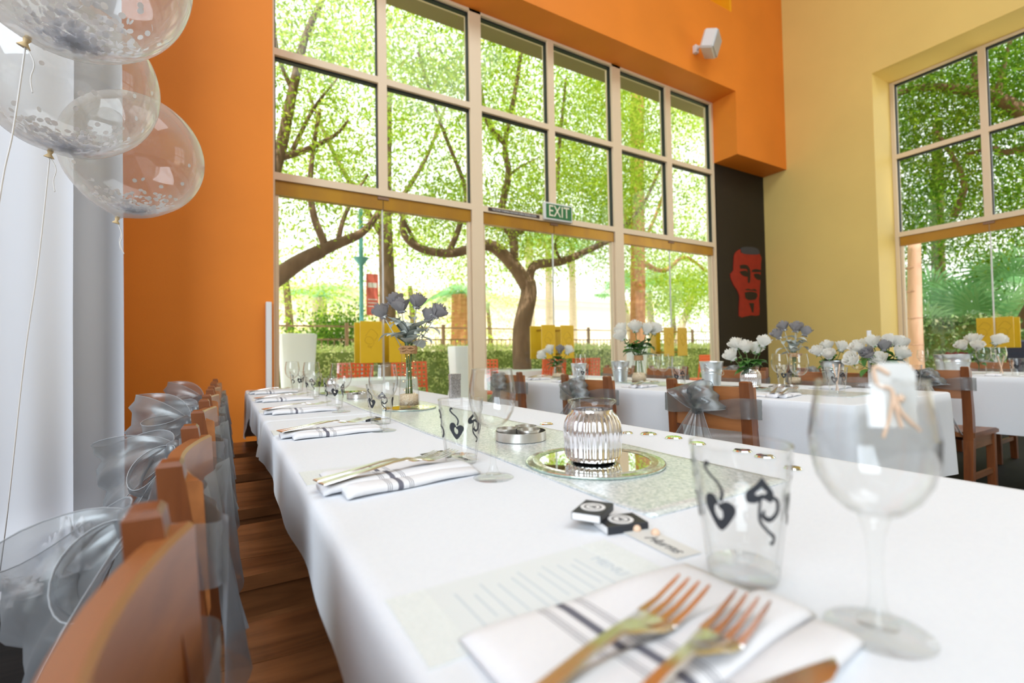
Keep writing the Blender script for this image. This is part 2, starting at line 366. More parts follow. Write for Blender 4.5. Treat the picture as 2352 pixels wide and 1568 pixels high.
# amber lining of the high niche
nl = MB(); nl.box(5.86, 5.90, 3.945, 4.30, 5.55, 6.6); nl.box(4.6, 5.86, 3.945, 4.30, 5.55, 5.556)
struct('trim_niche', nl, M['yellow_in'])
struct('wall_corner', MB().box(RX, 7.6, 4.30, 4.42, 0, 8), M['dark'])
we = MB()
BY0, BY1 = 1.02, 2.825
we.box(7.1, 7.72, BY1, 4.30, 0, 8); we.box(7.1, 7.72, BY0, BY1, WH, 8); we.box(7.1, 7.72, -5.2, BY0, WH, 8)
we.box(7.1, 7.72, -1.2, -.95, 0, WH); we.box(7.1, 7.72, -5.2, -1.2, 0, WH)
struct('wall_east', we, M['cream'])
struct('wall_south', MB().box(-5.2, 7.72, -5.4, -5.2, 0, 8), M['ceil'])
struct('wall_west', MB().box(-5.4, -5.2, -5.4, 4.42, 0, 8), M['ceil'])
# painted face on the dark corner wall
fp = thing('painted_face', 'flat red painted face with black hair, eyes and beard on the dark corner wall', 'wall painting', (6.6, 4.299, 1.9))
def facepoly(pts): return [((at(1640+x*.17857, 520+y*.17857, Y=4.3).x-6.6), (at(1640+x*.17857, 520+y*.17857, Y=4.3).z-1.9)) for x, y in pts]
def flat(name, pts, m, d, parent=fp):
    P = facepoly(pts); b = MB().add([(x, -d, z) for x, z in P], [tuple(range(len(P)))]); b.add([(x, 0, z) for x, z in P], [])
    n = len(P); b.f += [(i, (i+1) % n, n+(i+1) % n, n+i) for i in range(n)]
    return b.build(name, m, parent)
flat('face', cr([(335, 292), (285, 320), (250, 390), (243, 560), (205, 610), (215, 680), (245, 750), (280, 800), (310, 860), (322, 930), (315, 1150), (400, 1158), (480, 1140), (578, 1138), (575, 950), (590, 700), (598, 480), (582, 355), (340, 340)], 2), M['red'], .006)
flat('hair', cr([(332, 290), (360, 268), (430, 262), (510, 270), (565, 300), (575, 355), (480, 362), (380, 352), (345, 330)], 3), M['ink'], .009)
flat('eyebrow', cr([(325, 500), (370, 492), (420, 500), (455, 550), (462, 620), (455, 715), (430, 722), (425, 600), (415, 550), (330, 545)], 2), M['dark'], .008)
flat('eyebrow', cr([(478, 565), (520, 548), (590, 560), (595, 585), (520, 588), (482, 585)], 3), M['dark'], .008)
flat('eye', cr([(322, 580), (370, 570), (415, 575), (425, 645), (370, 635), (335, 605)], 3), M['dark'], .008)
flat('eye', cr([(502, 615), (540, 605), (588, 620), (590, 685), (545, 680), (515, 650)], 3), M['dark'], .008)
flat('moustache', cr([(378, 815), (430, 800), (470, 812), (520, 805), (548, 835), (500, 828), (430, 822)], 3), M['dark'], .008)
flat('mouth', cr([(388, 850), (460, 838), (540, 855), (550, 900), (520, 940), (440, 946), (395, 915)], 3), M['dark'], .008)
flat('beard', [(445, 985), (508, 985), (500, 1110), (485, 1105)], M['dark'], .008)

# ---- glazed walls
ZS = dict(lb=2.417, lt=2.478, mb=3.451, mt=3.508, h=4.449, top=4.476)
def glazing(idx, inner, posts, mulls, P, along, label_dir):
    """P(a, d) -> xy of a point at 'a' along the wall and depth d outward."""
    win = bpy.data.objects.new('window_%d' % idx, None); col.objects.link(win); win['kind'] = 'structure'
    def bx(a0, a1, d0, d1, z0, z1):
        p, q = P(a0, d0), P(a1, d1); return MB().box(min(p[0], q[0]), max(p[0], q[0]), min(p[1], q[1]), max(p[1], q[1]), z0, z1)
    a0, a1 = inner
    for s, e in posts: bx(s, e, 0, .12, 0, ZS['top']).build('post', M['frame'], win)
    bx(posts[0][1], posts[-1][0], 0, .12, ZS['h'], ZS['top']).build('head_rail', M['frame'], win)
    bays = [(posts[i][1], posts[i+1][0]) for i in range(len(posts)-1)]
    for bi, (s, e) in enumerate(bays):
        ms, me = mulls[bi]
        bx(s, e, 0, .12, ZS['lb'], ZS['lt']).build('transom', M['frame'], win)
        bx(ms, me, .002, .11, ZS['lt'], ZS['h']).build('mullion', M['frame'], win)
        for (u, v) in ((s, ms), (me, e)):
            bx(u, v, .001, .11, ZS['mb'], ZS['mt']).build('transom', M['frame'], win)
            for z0, z1 in ((ZS['lt'], ZS['mb']), (ZS['mt'], ZS['h'])):
                bx(u+.004, v-.004, .055, .061, z0+.004, z1-.004).build('pane', M['pane'], win)
                g = MB()
                for r in ((u, v, z1-.016, z1), (u, v, z0, z0+.004), (u, u+.010, z0, z1), (v-.010, v, z0, z1)):
                    k = bx(r[0], r[1], .035, .08, r[2], r[3]); g.add(k.v, k.f)
                g.build('gasket', M['gasket'], win)
    return win, bays, bx
wa, baysA, bxA = glazing(1, (.341, 5.888), [(.30, .341), (2.116, 2.244), (4.031, 4.168), (5.888, 5.95)], [(1.190, 1.268), (3.083, 3.164), (4.974, 5.066)], lambda a, d: (a, 4.30+d), 'x', '')
wb, baysB, bxB = glazing(2, (1.06, 2.783), [(-.95, -.86), (.93, 1.06), (2.783, 2.825)], [(-.01, .06), (1.890, 1.955)], lambda a, d: (7.59+d, a), 'y', '')
def doors(idx, s, e, bx, axis):
    """a pair of frameless glass leaves under a brass header"""
    d = bpy.data.objects.new('door_%d' % idx, None); col.objects.link(d); d['kind'] = 'structure'
    mid = (s+e)/2
    bx(s+.004, mid-.004, .02, .085, 2.30, 2.415).build('header_rail', M['brass'], d); bx(mid+.004, e-.004, .02, .085, 2.30, 2.415).build('header_rail', M['brass'], d)
    bx(s+.004, mid-.004, .03, .075, .02, .12).build('bottom_rail', M['brass'], d); bx(mid+.004, e-.004, .03, .075, .02, .12).build('bottom_rail', M['brass'], d)
    bx(s+.03, mid-.006, .047, .058, .12, 2.30).build('pane', M['pane'], d); bx(mid+.006, e-.03, .047, .058, .12, 2.30).build('pane', M['pane'], d)
    bx(mid-.006, mid+.006, .045, .060, .12, 2.30).build('edge_strip', M['white_paint'], d)
    bx(s+.004, s+.03, .03, .075, .12, 2.30).build('side_stile', M['frame'], d); bx(e-.03, e-.004, .03, .075, .12, 2.30).build('side_stile', M['frame'], d)
    bx(mid-.05, mid+.05, .01, .03, 2.385, 2.41).build('pivot', M['iron'], d)
    return d
ds = [doors(i+1, a, b, bxA, 'x') for i, (a, b) in enumerate(baysA)] + [doors(i+4, a, b, bxB, 'y') for i, (a, b) in enumerate(baysB)]
# gold door plates (in and out) with a raised scroll
def handle(par, c, ax, z0, z1, wdt, flip):
    t = bpy.data.objects.new('door_handle', None); col.objects.link(t); t.location = (c[0], c[1], 0); t.rotation_euler = (0, 0, 0 if ax == 'x' else -PI/2); t.parent = par
    for d0, d1 in ((-.075, -.060), (.150, .165)):
        MB().box(-wdt/2, wdt/2, d0, d1, z0, z1, .003).build('plate', M['gold'], t)
    for zz in (z0+.05, z1-.05):
        MB().tube([(0, -.062, zz), (0, .152, zz)], .009, 8).build('standoff', M['brass'], t, smooth=True)
    s = []
    for k in range(46):
        a = k/45*3.6*PI; r = .006+.0042*a; s.append((flip*(r*math.cos(a)-.01), -.0755, (z0+z1)/2-.06+r*math.sin(a)*1.0+k*.0022))
    MB().tube(s, .0018, 5).build('scroll', M['golddk'], t, smooth=True)
    MB().tube(cr([(flip*-.05, -.0755, z0+.24), (flip*0, -.0755, z0+.30), (flip*.055, -.0755, z0+.25), (flip*.03, -.0755, z0+.20)], 5), .0018, 5).build('scroll', M['golddk'], t, smooth=True)
    return t
hn = 0
for bi, (a, b) in enumerate(baysA):
    mid = (a+b)/2
    nm = ['left', 'middle', 'right'][bi]
    for sd, off in (('left', -.128), ('right', .128)):
        handle(ds[bi], (mid+off, 4.352), 'x', .905, 1.275, .19 if bi == 0 else .18, 1 if off < 0 else -1)
mB = sum(baysB[1])/2
for sd, off in (('left', .085), ('right', -.085)):
    handle(ds[4], (7.642, mB+off-.02), 'y', .945, 1.296, .14, 1)
# exit sign and notice
t = thing('exit_sign', 'green EXIT sign in a white frame mounted over the middle glass doors', 'sign', (3.16, 4.298, 2.52))
MB().box(-.19, .19, -.045, -.002, -.096, .096, .006).build('frame', M['white_paint'], t)
MB().box(-.172, .172, -.049, -.044, -.078, .078).build('panel', M['green'], t)
text('lettering', 'EXIT', M['cream_l'], .175, t, (0, -.0497, -.002), (PI/2, 0, 0), .0006, xs=.80)
t = thing('door_notice', 'narrow black notice with white capitals on the transom left of the exit sign', 'sign', (2.616, 4.2985, 2.449))
MB().box(-.315, .315, -.003, -.0005, -.019, .019).build('plate', M['sign_b'], t)
text('lettering', 'THIS DOOR TO REMAIN UNLOCKED DURING BUSINESS HOURS', M['paperw'], .027, t, (0, -.0032, 0), (PI/2, 0, 0), .0003, xs=.70)
# wall speaker
t = thing('wall_speaker', 'small white wall speaker tilted down on the orange wall above the windows', 'speaker', (5.10, 3.94, 4.77))
MB().box(-.03, .03, -.05, 0, -.05, .05, .004).build('bracket', M['white_paint'], t)
MB().tube([(0, -.04, 0), (0, -.11, 0)], .018, 8).build('bracket_arm', M['white_paint'], t, smooth=True)
bd = MB().box(-.115, .115, -.12, .04, -.15, .15, .02); rot = Matrix.Rotation(math.radians(28), 3, 'Z') @ Matrix.Rotation(math.radians(18), 3, 'X') @ Matrix.Rotation(math.radians(90), 3, 'Y')
sh = Vector((.03, -.17, 0))
bd.tf(lambda p: rot @ Vector(p)+sh).build('cabinet', M['white_paint'], t)
MB().box(-.102, .102, -.128, -.119, -.137, .137, .003).tf(lambda p: rot @ Vector(p)+sh).build('grille', mat('grille_grey', (.48, .48, .50), .6), t)
# white board at the window edge
tag(MB().box(.245, .283, 3.86, 3.935, 0, 1.37, .004).build('white_post', M['white_paint']), 'narrow white board standing upright at the left edge of the windows', 'board')

# ================================================================== TABLES
def table(name, label, x0, x1, y0, y1):
    t = thing(name, label, 'table', ((x0+x1)/2, (y0+y1)/2, 0)); a, b = (x1-x0)/2-.01, (y1-y0)/2-.01
    MB().box(-a, a, -b, b, .725, .756, .004).build('tabletop', M['seat'], t)
    for sx in (-1, 1):
        for sy in (-1, 1):
            MB().box(sx*.07-.025, sx*.07+.025, sy*(b-.1)-.025, sy*(b-.1)+.025, 0, .725).build('leg', M['iron'], t)
    return t
def cloth(name, label, x0, x1, y0, y1, dropf, seed, top=.76, fl=.015):
    per = []; r = .03; step = .035
    def seg(p, q):
        n = max(2, int(math.dist(p, q)/step)); return [(p[0]+(q[0]-p[0])*i/n, p[1]+(q[1]-p[1])*i/n) for i in range(n)]
    def arc(cx, cy_, a0): return [(cx+r*math.cos(a0+PI/2*i/5), cy_+r*math.sin(a0+PI/2*i/5)) for i in range(5)]
    per += seg((x0+r, y0), (x1-r, y0)); per += arc(x1-r, y0+r, -PI/2); per += seg((x1, y0+r), (x1, y1-r)); per += arc(x1-r, y1-r, 0)
    per += seg((x1-r, y1), (x0+r, y1)); per += arc(x0+r, y1-r, PI/2); per += seg((x0, y1-r), (x0, y0+r)); per += arc(x0+r, y0+r, PI)
    n = len(per); cx, cy_ = (x0+x1)/2, (y0+y1)/2; nr = []
    for i in range(n):
        a, b = per[i-1], per[(i+1) % n]; d = Vector((b[1]-a[1], a[0]-b[0])).normalized(); nr.append(d)
    rings = []
    for j in range(-1, 12):
        ring = []
        for i, (x, y) in enumerate(per):
            d = nr[i]
            if j == -1: off, z = -.02, top
            elif j == 0: off, z = -.006, top
            elif j == 1: off, z = 0, top-.004
            else:
                q = (j-1)/10; D = dropf(x, y); z = top-.004-D*q
                corner = max(0, 1-math.dist((x, y), (min((x0, x1), key=lambda k: abs(k-x)), min((y0, y1), key=lambda k: abs(k-y))))/.12)
                s = (i*step); wv = math.sin(s*9+seed)*.5+math.sin(s*21+seed*2)*.3+noise.noise((s*3, seed, 0))*.6
                off = .003+q*(.002+.008*wv)+corner*q*fl
            ring.append((x+d.x*off, y+d.y*off, z))
        rings.append(ring)
    b = MB(); b.loft(rings[::-1]); k = len(b.v)-n; b.f.append(tuple(k+i for i in range(n)))
    o = b.build(name, M['cloth'], smooth=True)
    o.data.polygons[len(o.data.polygons)-1].use_smooth = False
    return tag(o, label, 'tablecloth', 'white tablecloths')
T = .76
table('dining_table', 'table nearest the camera, legs hidden under its white cloth', .104, .975, -.55, 1.735)
cloth('tablecloth', 'white cloth on the nearest part of the near table', .104, .975, -.55, 1.735, lambda x, y: .02 if y > 1.71 and .16 < x < .92 else (.11 if x < .5 else .275), 1)
table('dining_table', 'far part of the near table, beside the orange wall', .104, .975, 1.745, 3.53)
cloth('tablecloth', 'white cloth on the far end of the near table by the orange wall', .104, .975, 1.745, 3.53, lambda x, y: .02 if y < 1.77 and .16 < x < .92 else .275 if x > .5 else .11+.185*min(1, max(0, (y-2.9)/.5)), 2)
table('dining_table', 'far part of the second table, nearer the windows', 1.93, 2.83, 2.255, 3.56)
cloth('tablecloth', 'white cloth on the far end of the second table near the windows', 1.93, 2.83, 2.255, 3.56, lambda x, y: .28, 3)
table('dining_table', 'near part of the second table, behind the brown chairs', 1.93, 2.83, .86, 2.245)
cloth('tablecloth', 'white cloth on the near end of the second table behind the bowed chairs', 1.93, 2.83, .86, 2.245, lambda x, y: .28 if y > .95 else .36, 4)
table('dining_table', 'third table standing at the right by the cream wall', 4.42, 5.32, -.9, 1.75)
cloth('tablecloth', 'white cloth of the third table at the right edge', 4.42, 5.32, -.9, 1.75, lambda x, y: .375, 5)

# ================================================================== CHAIRS
def make_chair():
    t = thing('dining_chair', 'chair', 'chair')
    for s in (-1, 1):
        pr = [(-.05, 0, .040, .040), (-.012, .40, .044, .046), (-.010, .55, .044, .045), (-.024, .72, .034, .043), (-.037, .840, .026, .040)]
        rings = [[(x-a/2, s*.178-b/2, z), (x+a/2, s*.178-b/2, z), (x+a/2, s*.178+b/2, z), (x-a/2, s*.178+b/2, z)] for x, z, a, b in pr]
        r0_ = rings[-1]; c = Vector(r0_[0])+Vector(r0_[2]); c = c/2
        rings.append([tuple(c+(Vector(p)-c)*.72+Vector((0, 0, .005))) for p in r0_])
        MB().loft(rings, cap=True).build('rear_leg', M['cw'], t)
        MB().box(.33, .372, s*.178-.021, s*.178+.021, 0, .415, .004).build('front_leg', M['cw'], t)
        MB().box(0, .335, s*.178-.012, s*.178+.012, .345, .413).build('side_rail', M['seat'], t)
        MB().box(0, .335, s*.178-.010, s*.178+.010, .16, .19).build('stretcher', M['seat'], t)
    MB().box(.34, .362, -.16, .16, .345, .413).build('front_rail', M['seat'], t)
    for k in range(3):
        y0, y1 = -.205+k*.138, -.205+k*.138+.134
        def fn(u, v, y0=y0, y1=y1): 
            y = y0+(y1-y0)*u; x = -.02+.42*v; return (x, y, .448-.012*math.cos(min(1, abs(y/.205))*PI/2)*math.sin(PI*v)-(.02*max(0, v-.85)**2*30))
        b = MB().grid(fn, 3, 8); n = len(b.v); b2 = [(p[0], p[1], .415) for p in b.v]
        fs = [tuple(i+n for i in f)[::-1] for f in b.f]; w_ = 4
        edge = [i for i in range(4)]+[j*4+3 for j in range(1, 9)]+[8*4+i for i in (2, 1, 0)]+[j*4 for j in range(7, 0, -1)]
        m_ = len(edge); b.v += b2; b.f += fs; b.f += [(edge[i], edge[i-1], edge[i-1]+n, edge[i]+n) for i in range(m_)]
        b.build('seat_plank', M['seat'], t)
    def slat(z0, z1, name, m, dz=0):
        rings = []
        for i in range(15):
            v = i/14*2-1; y = v*.198; xf = -.030+.030*abs(v)**1.9; xb = xf-.024; ct = .006*(1-v*v)
            rings.append([(xb, y, z0), (xf, y, z0), (xf+.004, y, z0+.02), (xf-.004, y, z1-.004+ct*0), (xf-.008, y, z1), (xb, y, z1)])
        return MB().loft(rings, cap=True).build(name, m, t, smooth=35)
    slat(.650, .822, 'backrest_slat', M['cw2'])
    return t
chair0 = make_chair()
# organza sash: band, knot, two loops, two tails
def ribbon(fn, nu, nv, name, m, par): return MB().grid(fn, nu, nv).build(name, m, par, smooth=True)
LE = {3: ((-1.2, .6, .10), (-.60, .75, .24)), 9: ((-.9, .6, .11), (-.24, .8, .22)), 31: ((-.2, .8, .14), (.20, .85, .24))}
def make_sash(var, seed, big=1.0, front=True, style=0):
    rr = random.Random(seed); t = thing('chair_sash', 'sash', 'sash')
    zb = .735 if style != 2 else .69
    pts = cr([(-.078, 0, 0), (-.072, .12, .004), (-.056, .19, .008), (-.03, .212, .006), (.004, .210, 0), (.010, .17, -.004), (-.008, .08, -.006), (-.034, 0, -.006), (-.008, -.08, -.006), (.010, -.17, -.004), (.004, -.210, 0), (-.03, -.212, .006), (-.056, -.19, .008), (-.072, -.12, .004), (-.078, 0, 0)], 4)
    n = len(pts)-1
    def band(u, v):
        i = min(n, int(u*n)); p = pts[i]; back = p[0] < -.05; w_ = .038 if not back else .018+.022*min(1, abs(p[1])/.15)
        zz = (v-.5)*2*w_; k = .004*math.sin(v*9+u*30+seed); ox = (1 if p[0] > -.04 else -1)*(.002+abs(k)); return (p[0]+ox, p[1]*(1.01), zb+p[2]+zz)
    ribbon(band, n, 6, 'band', var, t)
    if front:
        def fr(u, v):
            y = -.2+.4*u; x = .018-.03*math.cos(min(1, abs(y)/.2)*PI/2)+.012*(1+math.sin(u*24+seed+v*2))*(.3+v)+.03*v*math.sin(PI*u); return (x, y*(1+.05*v), (.775 if style != 2 else .66)-.23*v-.03*math.sin(u*7+seed)*v)
        ribbon(fr, 34, 7, 'front_drape', var, t)
    k = MB().lathe([(.004, -.026), (.018, -.018), (.022, 0), (.018, .018), (.004, .026)], 10).tf(lambda p: (p[0]-.095, p[1]*1.1+.0, p[2]+zb-.004)); k.build('knot', var, t, smooth=True)
    hem = mat('organza_hem', (.36, .38, .40), .5)
    def strip(fn, nu, nv, name, closed=False):
        ribbon(fn, nu, nv, name, var, t)
        for v in (0, 1): MB().tube([fn(i/nu, v) for i in range(nu+1)], .0011, 4).build('hem', hem, t)
    for s in (-1, 1):
        if style == 0: el, yaw, Lr = LE[seed][0 if s < 0 else 1]
        elif style == 1: el = 1.0+s*.25; yaw = .35; Lr = .15*big
        else: continue
        D = Vector((-math.sin(yaw)*math.cos(el), s*math.cos(yaw)*math.cos(el), math.sin(el))); W = D.cross(Vector((-math.cos(yaw), -s*math.sin(yaw), 0))).normalized(); O = D.cross(W)
        def lp(u, v, D=D, W=W, O=O, Lr=Lr):
            a = u*2*PI; out = Lr*(1-math.cos(a))/2; th = .050*big*math.sin(a)*(1-.3*math.cos(a)); wv = (v-.5)*2*(.016+.42*Lr*math.sin(a/2)**1.2); wr = (.011*math.sin(v*15+u*8+seed+s)+.006*math.sin(v*31-u*13+seed))*math.sin(a/2)
            p = Vector((-.097, 0, zb))+D*out+W*wv+O*(th+wr)+Vector((0, 0, -.25*out*out/Lr)); return tuple(p)
        strip(lp, 26, 10, 'bow_loop')
    for s in (-1, 1):
        ln = (.36+rr.uniform(-.05, .1))*big; sp_ = rr.uniform(.16, .42)
        def tl(u, v):
            wv = (v-.5)*2*(.012+.072*big*min(1, u*1.7)); z = -ln*u-.06*u*abs(wv)*6; y = s*(.01+sp_*.32*u)+wv*1.0
            x = -.095-.055*math.sin(min(1, u*1.3)*PI*.6)-(.07*u if style == 0 else 0)-.016*math.sin(v*16+seed+s*2+u*3)*min(1, u*2); return (x, y, zb+z)
        strip(tl, 16, 14, 'bow_tail')
    return t
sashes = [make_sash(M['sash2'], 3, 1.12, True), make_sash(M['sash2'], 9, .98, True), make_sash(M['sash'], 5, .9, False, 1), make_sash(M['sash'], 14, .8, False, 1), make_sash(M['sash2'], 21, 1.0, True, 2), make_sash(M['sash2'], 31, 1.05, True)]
reg(None)
CH = []
left_rows = [.315, .88, 1.52, 2.10, 2.68, 3.22]
nmL = ['nearest the camera, seen close up at the bottom left', 'second from the camera along the near table', 'third from the camera along the near table', 'fourth from the camera along the near table', 'fifth from the camera along the near table', 'farthest chair along the near table, by the orange wall']
for i, y in enumerate(left_rows):
    CH.append(((-.020, y), 0, 'brown wooden chair, ' + nmL[i], 'chairs tucked under the near table', [4, 0, 1, 5, 1, 5][i], ['nearest', 'second', 'third', 'fourth', 'fifth', 'farthest'][i]+' chair of the near row'))
for i, (x, y) in enumerate([(1.745, 1.306), (1.70, 2.035), (1.72, 2.92)]):
    CH.append(((x, y), 0, 'brown wooden chair tucked under the second table, '+['rightmost of its row', 'middle one of its row', 'leftmost of its row'][i], 'chairs along the second table', [2, 3, 3][i], ['rightmost', 'middle', 'leftmost'][i]+' chair at the front of the second table'))
CH.append(((3.86, 1.275), 0, 'brown wooden chair in front of the third table at the right', 'chairs at the third table', 3, 'chair in front of the third table'))
for i, (x, y, s_) in enumerate([(3.12, 1.50, 3), (3.12, 2.12, 2), (3.12, 2.78, 3), (3.10, 3.32, 3)]):
    CH.append(((x, y), PI, 'brown wooden chair on the window side of the second table, '+['rightmost', 'second from the right', 'third from the right', 'farthest left'][i], 'chairs along the second table', s_, ['rightmost', 'second', 'third', 'farthest left'][i]+' window-side chair of the second table'))
for i, (x, y) in enumerate([(3.88, 1.98), (3.86, 2.62)]):
    CH.append(((x, y), 0, 'brown wooden chair between the second table and the cream wall, '+['right one', 'left one'][i], 'chairs at the third table', 3, ['right', 'left']and['right one', 'left one'][i]+' of the chairs before the cream wall'))
for i, (x, y) in enumerate([(5.78, .95), (5.78, 1.55)]):
    CH.append(((x, y), PI, 'brown wooden chair on the far side of the third table, '+['right one', 'left one'][i], 'chairs at the third table', 2, ['right one', 'left one'][i]+' of the chairs behind the third table'))
used = False
for (x, y), rz, lab, grp, sv, snm in CH:
    if not used: chair0.location = (x, y, 0); chair0.rotation_euler = (0, 0, rz); chair0['label'] = lab; chair0['group'] = grp; used = True
    else: dup(chair0, (x, y, 0), rz, lab, grp)
seen = set()
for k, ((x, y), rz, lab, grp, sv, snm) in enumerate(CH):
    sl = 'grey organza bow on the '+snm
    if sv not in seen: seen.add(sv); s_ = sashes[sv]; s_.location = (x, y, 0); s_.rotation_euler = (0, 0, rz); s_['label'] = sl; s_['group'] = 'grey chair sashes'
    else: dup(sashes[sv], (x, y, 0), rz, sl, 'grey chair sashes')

# ================================================================== TABLEWARE
def make_goblet():
    t = thing('wine_glass', 'x', 'wine glass')
    b = MB().lathe([(.0335, .180), (.0345, .172), (.0375, .155), (.0392, .140), (.0385, .126), (.035, .110), (.028, .097), (.019, .088), (.009, .083)], 48)
    b.lathe([(.008, .086), (.018, .0895), (.0272, .0985), (.0341, .111), (.0377, .1265), (.0384, .140), (.0368, .155), (.0338, .172), (.0328, .180), (.0335, .180)], 48)
    b.build('bowl', M['gglass'], t, smooth=True)
    MB().tube([(.0331*math.cos(a*2*PI/40), .0331*math.sin(a*2*PI/40), .180) for a in range(41)], .0009, 6, False).build('rim', M['gglass'], t, smooth=True)
    MB().lathe([(.0005, .0845), (.010, .083), (.0085, .078), (.0058, .068), (.0046, .054), (.0045, .036), (.0052, .022), (.008, .012), (.013, .007), (.013, .0061), (.0005, .006)], 28).build('stem', M['sglass'], t, smooth=True)
    MB().lathe([(.0005, .0075), (.014, .0062), (.026, .0032), (.0325, .0019), (.0335, .0010), (.0325, .0002), (.0005, .0002)], 40).build('foot', M['sglass'], t, smooth=True)
    return t
def conical(u, v, r0=.0295, r1=.0430, h=.12, off=.0006):
    z = v; r = r0+(r1-r0)*z/h+off; return (r*math.cos(u/.037), r*math.sin(u/.037), z)
def stroke(b, pts, ws, fn):
    P = cr([(p[0], p[1], w_) for p, w_ in zip(pts, ws)], 6); L_ = []; Rr = []
    for i, p in enumerate(P):
        a = P[max(i-1, 0)]; c = P[min(i+1, len(P)-1)]; dx, dy = c[0]-a[0], c[1]-a[1]; n = math.hypot(dx, dy) or 1
        L_.append(fn(p[0]-dy/n*p[2], p[1]+dx/n*p[2])); Rr.append(fn(p[0]+dy/n*p[2], p[1]-dx/n*p[2]))
    n = len(P); b.add(L_+Rr, [(i, i+1, n+i+1, n+i) for i in range(n-1)])
def ring_shape(b, outer, inner, fn):
    O = cr(outer+[outer[0]], 5)[:-1]; I = cr(inner+[inner[0]], 5)[:-1]; n = len(O); m_ = len(I)
    I2 = [I[int(i*m_/n)] for i in range(n)]
    b.add([fn(x, y) for x, y, *_ in O]+[fn(x, y) for x, y, *_ in I2], [(i, (i+1) % n, n+(i+1) % n, n+i) for i in range(n)])
def decal(kind, u0, v0, s, flip=1):
    b = MB(); fn = lambda x, y: conical(u0+flip*x*s, v0+y*s)
    if kind == 0:   # upside-down heart with curled tail
        ring_shape(b, [(0, 1.0, 0), (.5, 1.25, 0), (.95, .95, 0), (.85, .3, 0), (0, -.75, 0), (-.75, .2, 0), (-1.0, .9, 0), (-.8, 1.5, 0), (-.3, 1.55, 0)], [(0, .7, 0), (.15, .6, 0), (.2, .35, 0), (.15, .1, 0), (0, 0, 0), (-.15, .1, 0), (-.3, .4, 0), (-.3, .8, 0), (-.15, .95, 0)], fn)
        stroke(b, [(.1, 1.2), (.25, 1.8), (0, 2.4), (-.5, 2.9), (-.75, 3.3), (-.6, 3.6), (-.42, 3.45)], [.12, .1, .09, .1, .11, .12, .08], fn)
    elif kind == 1:  # spade with loop and tail
        ring_shape(b, [(0, 2.4, 0), (.45, 1.8, 0), (.75, 1.3, 0), (.6, .75, 0), (.1, 1.0, 0), (-.3, .75, 0), (-.8, .8, 0), (-.85, 1.4, 0), (-.4, 1.9, 0)], [(0, 1.75, 0), (.15, 1.55, 0), (.3, 1.45, 0), (.15, 1.3, 0), (0, 1.35, 0), (-.15, 1.25, 0), (-.35, 1.3, 0), (-.3, 1.45, 0), (-.15, 1.6, 0)], fn)
        stroke(b, [(.6, 1.1), (1.05, .8), (1.1, .1), (.6, -.35), (.15, -.1), (.2, .3)], [.12, .13, .16, .17, .14, .06], fn)
        stroke(b, [(-.05, 1.0), (-.1, .2), (0, -.5), (.5, -1.1), (.95, -1.5), (.9, -1.9), (.65, -1.85)], [.08, .09, .1, .1, .12, .12, .08], fn)
    else:            # ribbon swirl
        stroke(b, [(-.7, 2.0), (-.3, 2.5), (.3, 2.3), (.4, 1.7), (-.1, 1.5), (-.2, 1.8)], [.08, .16, .2, .18, .12, .06], fn)
        stroke(b, [(.35, 2.5), (.5, 1.6), (.2, .6), (-.6, .1), (-.9, -.8), (-.8, -1.5)], [.06, .1, .12, .14, .13, .06], fn)
        stroke(b, [(-.8, -.2), (-.2, .3), (.6, 0), (.7, -.7), (.2, -1.2), (-.2, -1.1)], [.06, .16, .2, .24, .16, .06], fn)
    return b
def make_pint():
    t = thing('water_tumbler', 'x', 'tumbler')
    b = MB().lathe([(.0285, .002), (.0295, .006), (.0430, .120)], 48); b.lathe([(.0271, .014), (.0418, .1195), (.0430, .120)], 48)
    b.build('glass_wall', M['gglass'], t, smooth=True)
    MB().lathe([(.0005, .001), (.027, .001), (.0290, .004), (.0298, .012), (.0270, .0135), (.0005, .012)], 40).build('glass_base', M['sglass'], t, smooth=True)
    MB().tube([(.0424*math.cos(a*2*PI/40), .0424*math.sin(a*2*PI/40), .120) for a in range(41)], .0010, 6, False).build('rim', M['gglass'], t, smooth=True)
    q = MB()
    for i, (kind, a) in enumerate([(0, -.46), (1, .40), (0, 1.62), (2, -1.55)]):
        d = decal(kind, a*.037, .068 if kind != 0 else .060, .0132, 1); q.add(d.v, d.f)
    q.build('scroll_print', M['black'], t)
    return t
def make_napkin():
    t = thing('napkin', 'x', 'napkin')
    def lay(name, y0, y1, z0, h, x0, x1, taper, sk=0):
        rings = []
        for i in range(25):
            u = i/24; x = x0+(x1-x0)*u; hh = h*(1-.25*u)*(1 if 0 < i < 24 else .55); yc = (y0+y1)/2+sk*u; hw = (y1-y0)/2*(1-taper*u)
            ring = []
            for k in range(12):
                a = 2*PI*k/12; ring.append((x, yc+hw*(abs(math.cos(a))**.55)*(1 if math.cos(a) > 0 else -1), z0+hh/2+hh/2*(abs(math.sin(a))**.8)*(1 if math.sin(a) > 0 else -1)+.0012*math.sin(u*11)))
            rings.append(ring)
        MB().loft(rings, cap=True).build(name, M['napkin'], t, smooth=True)
    lay('back_fold', -.005, .095, 0, .0075, -.085, .150, .12)
    lay('middle_fold', -.052, .012, .0, .0175, -.105, .152, .35, .012)
    lay('front_fold', -.088, -.044, 0, .0150, -.080, .145, .30, .018)
    return t
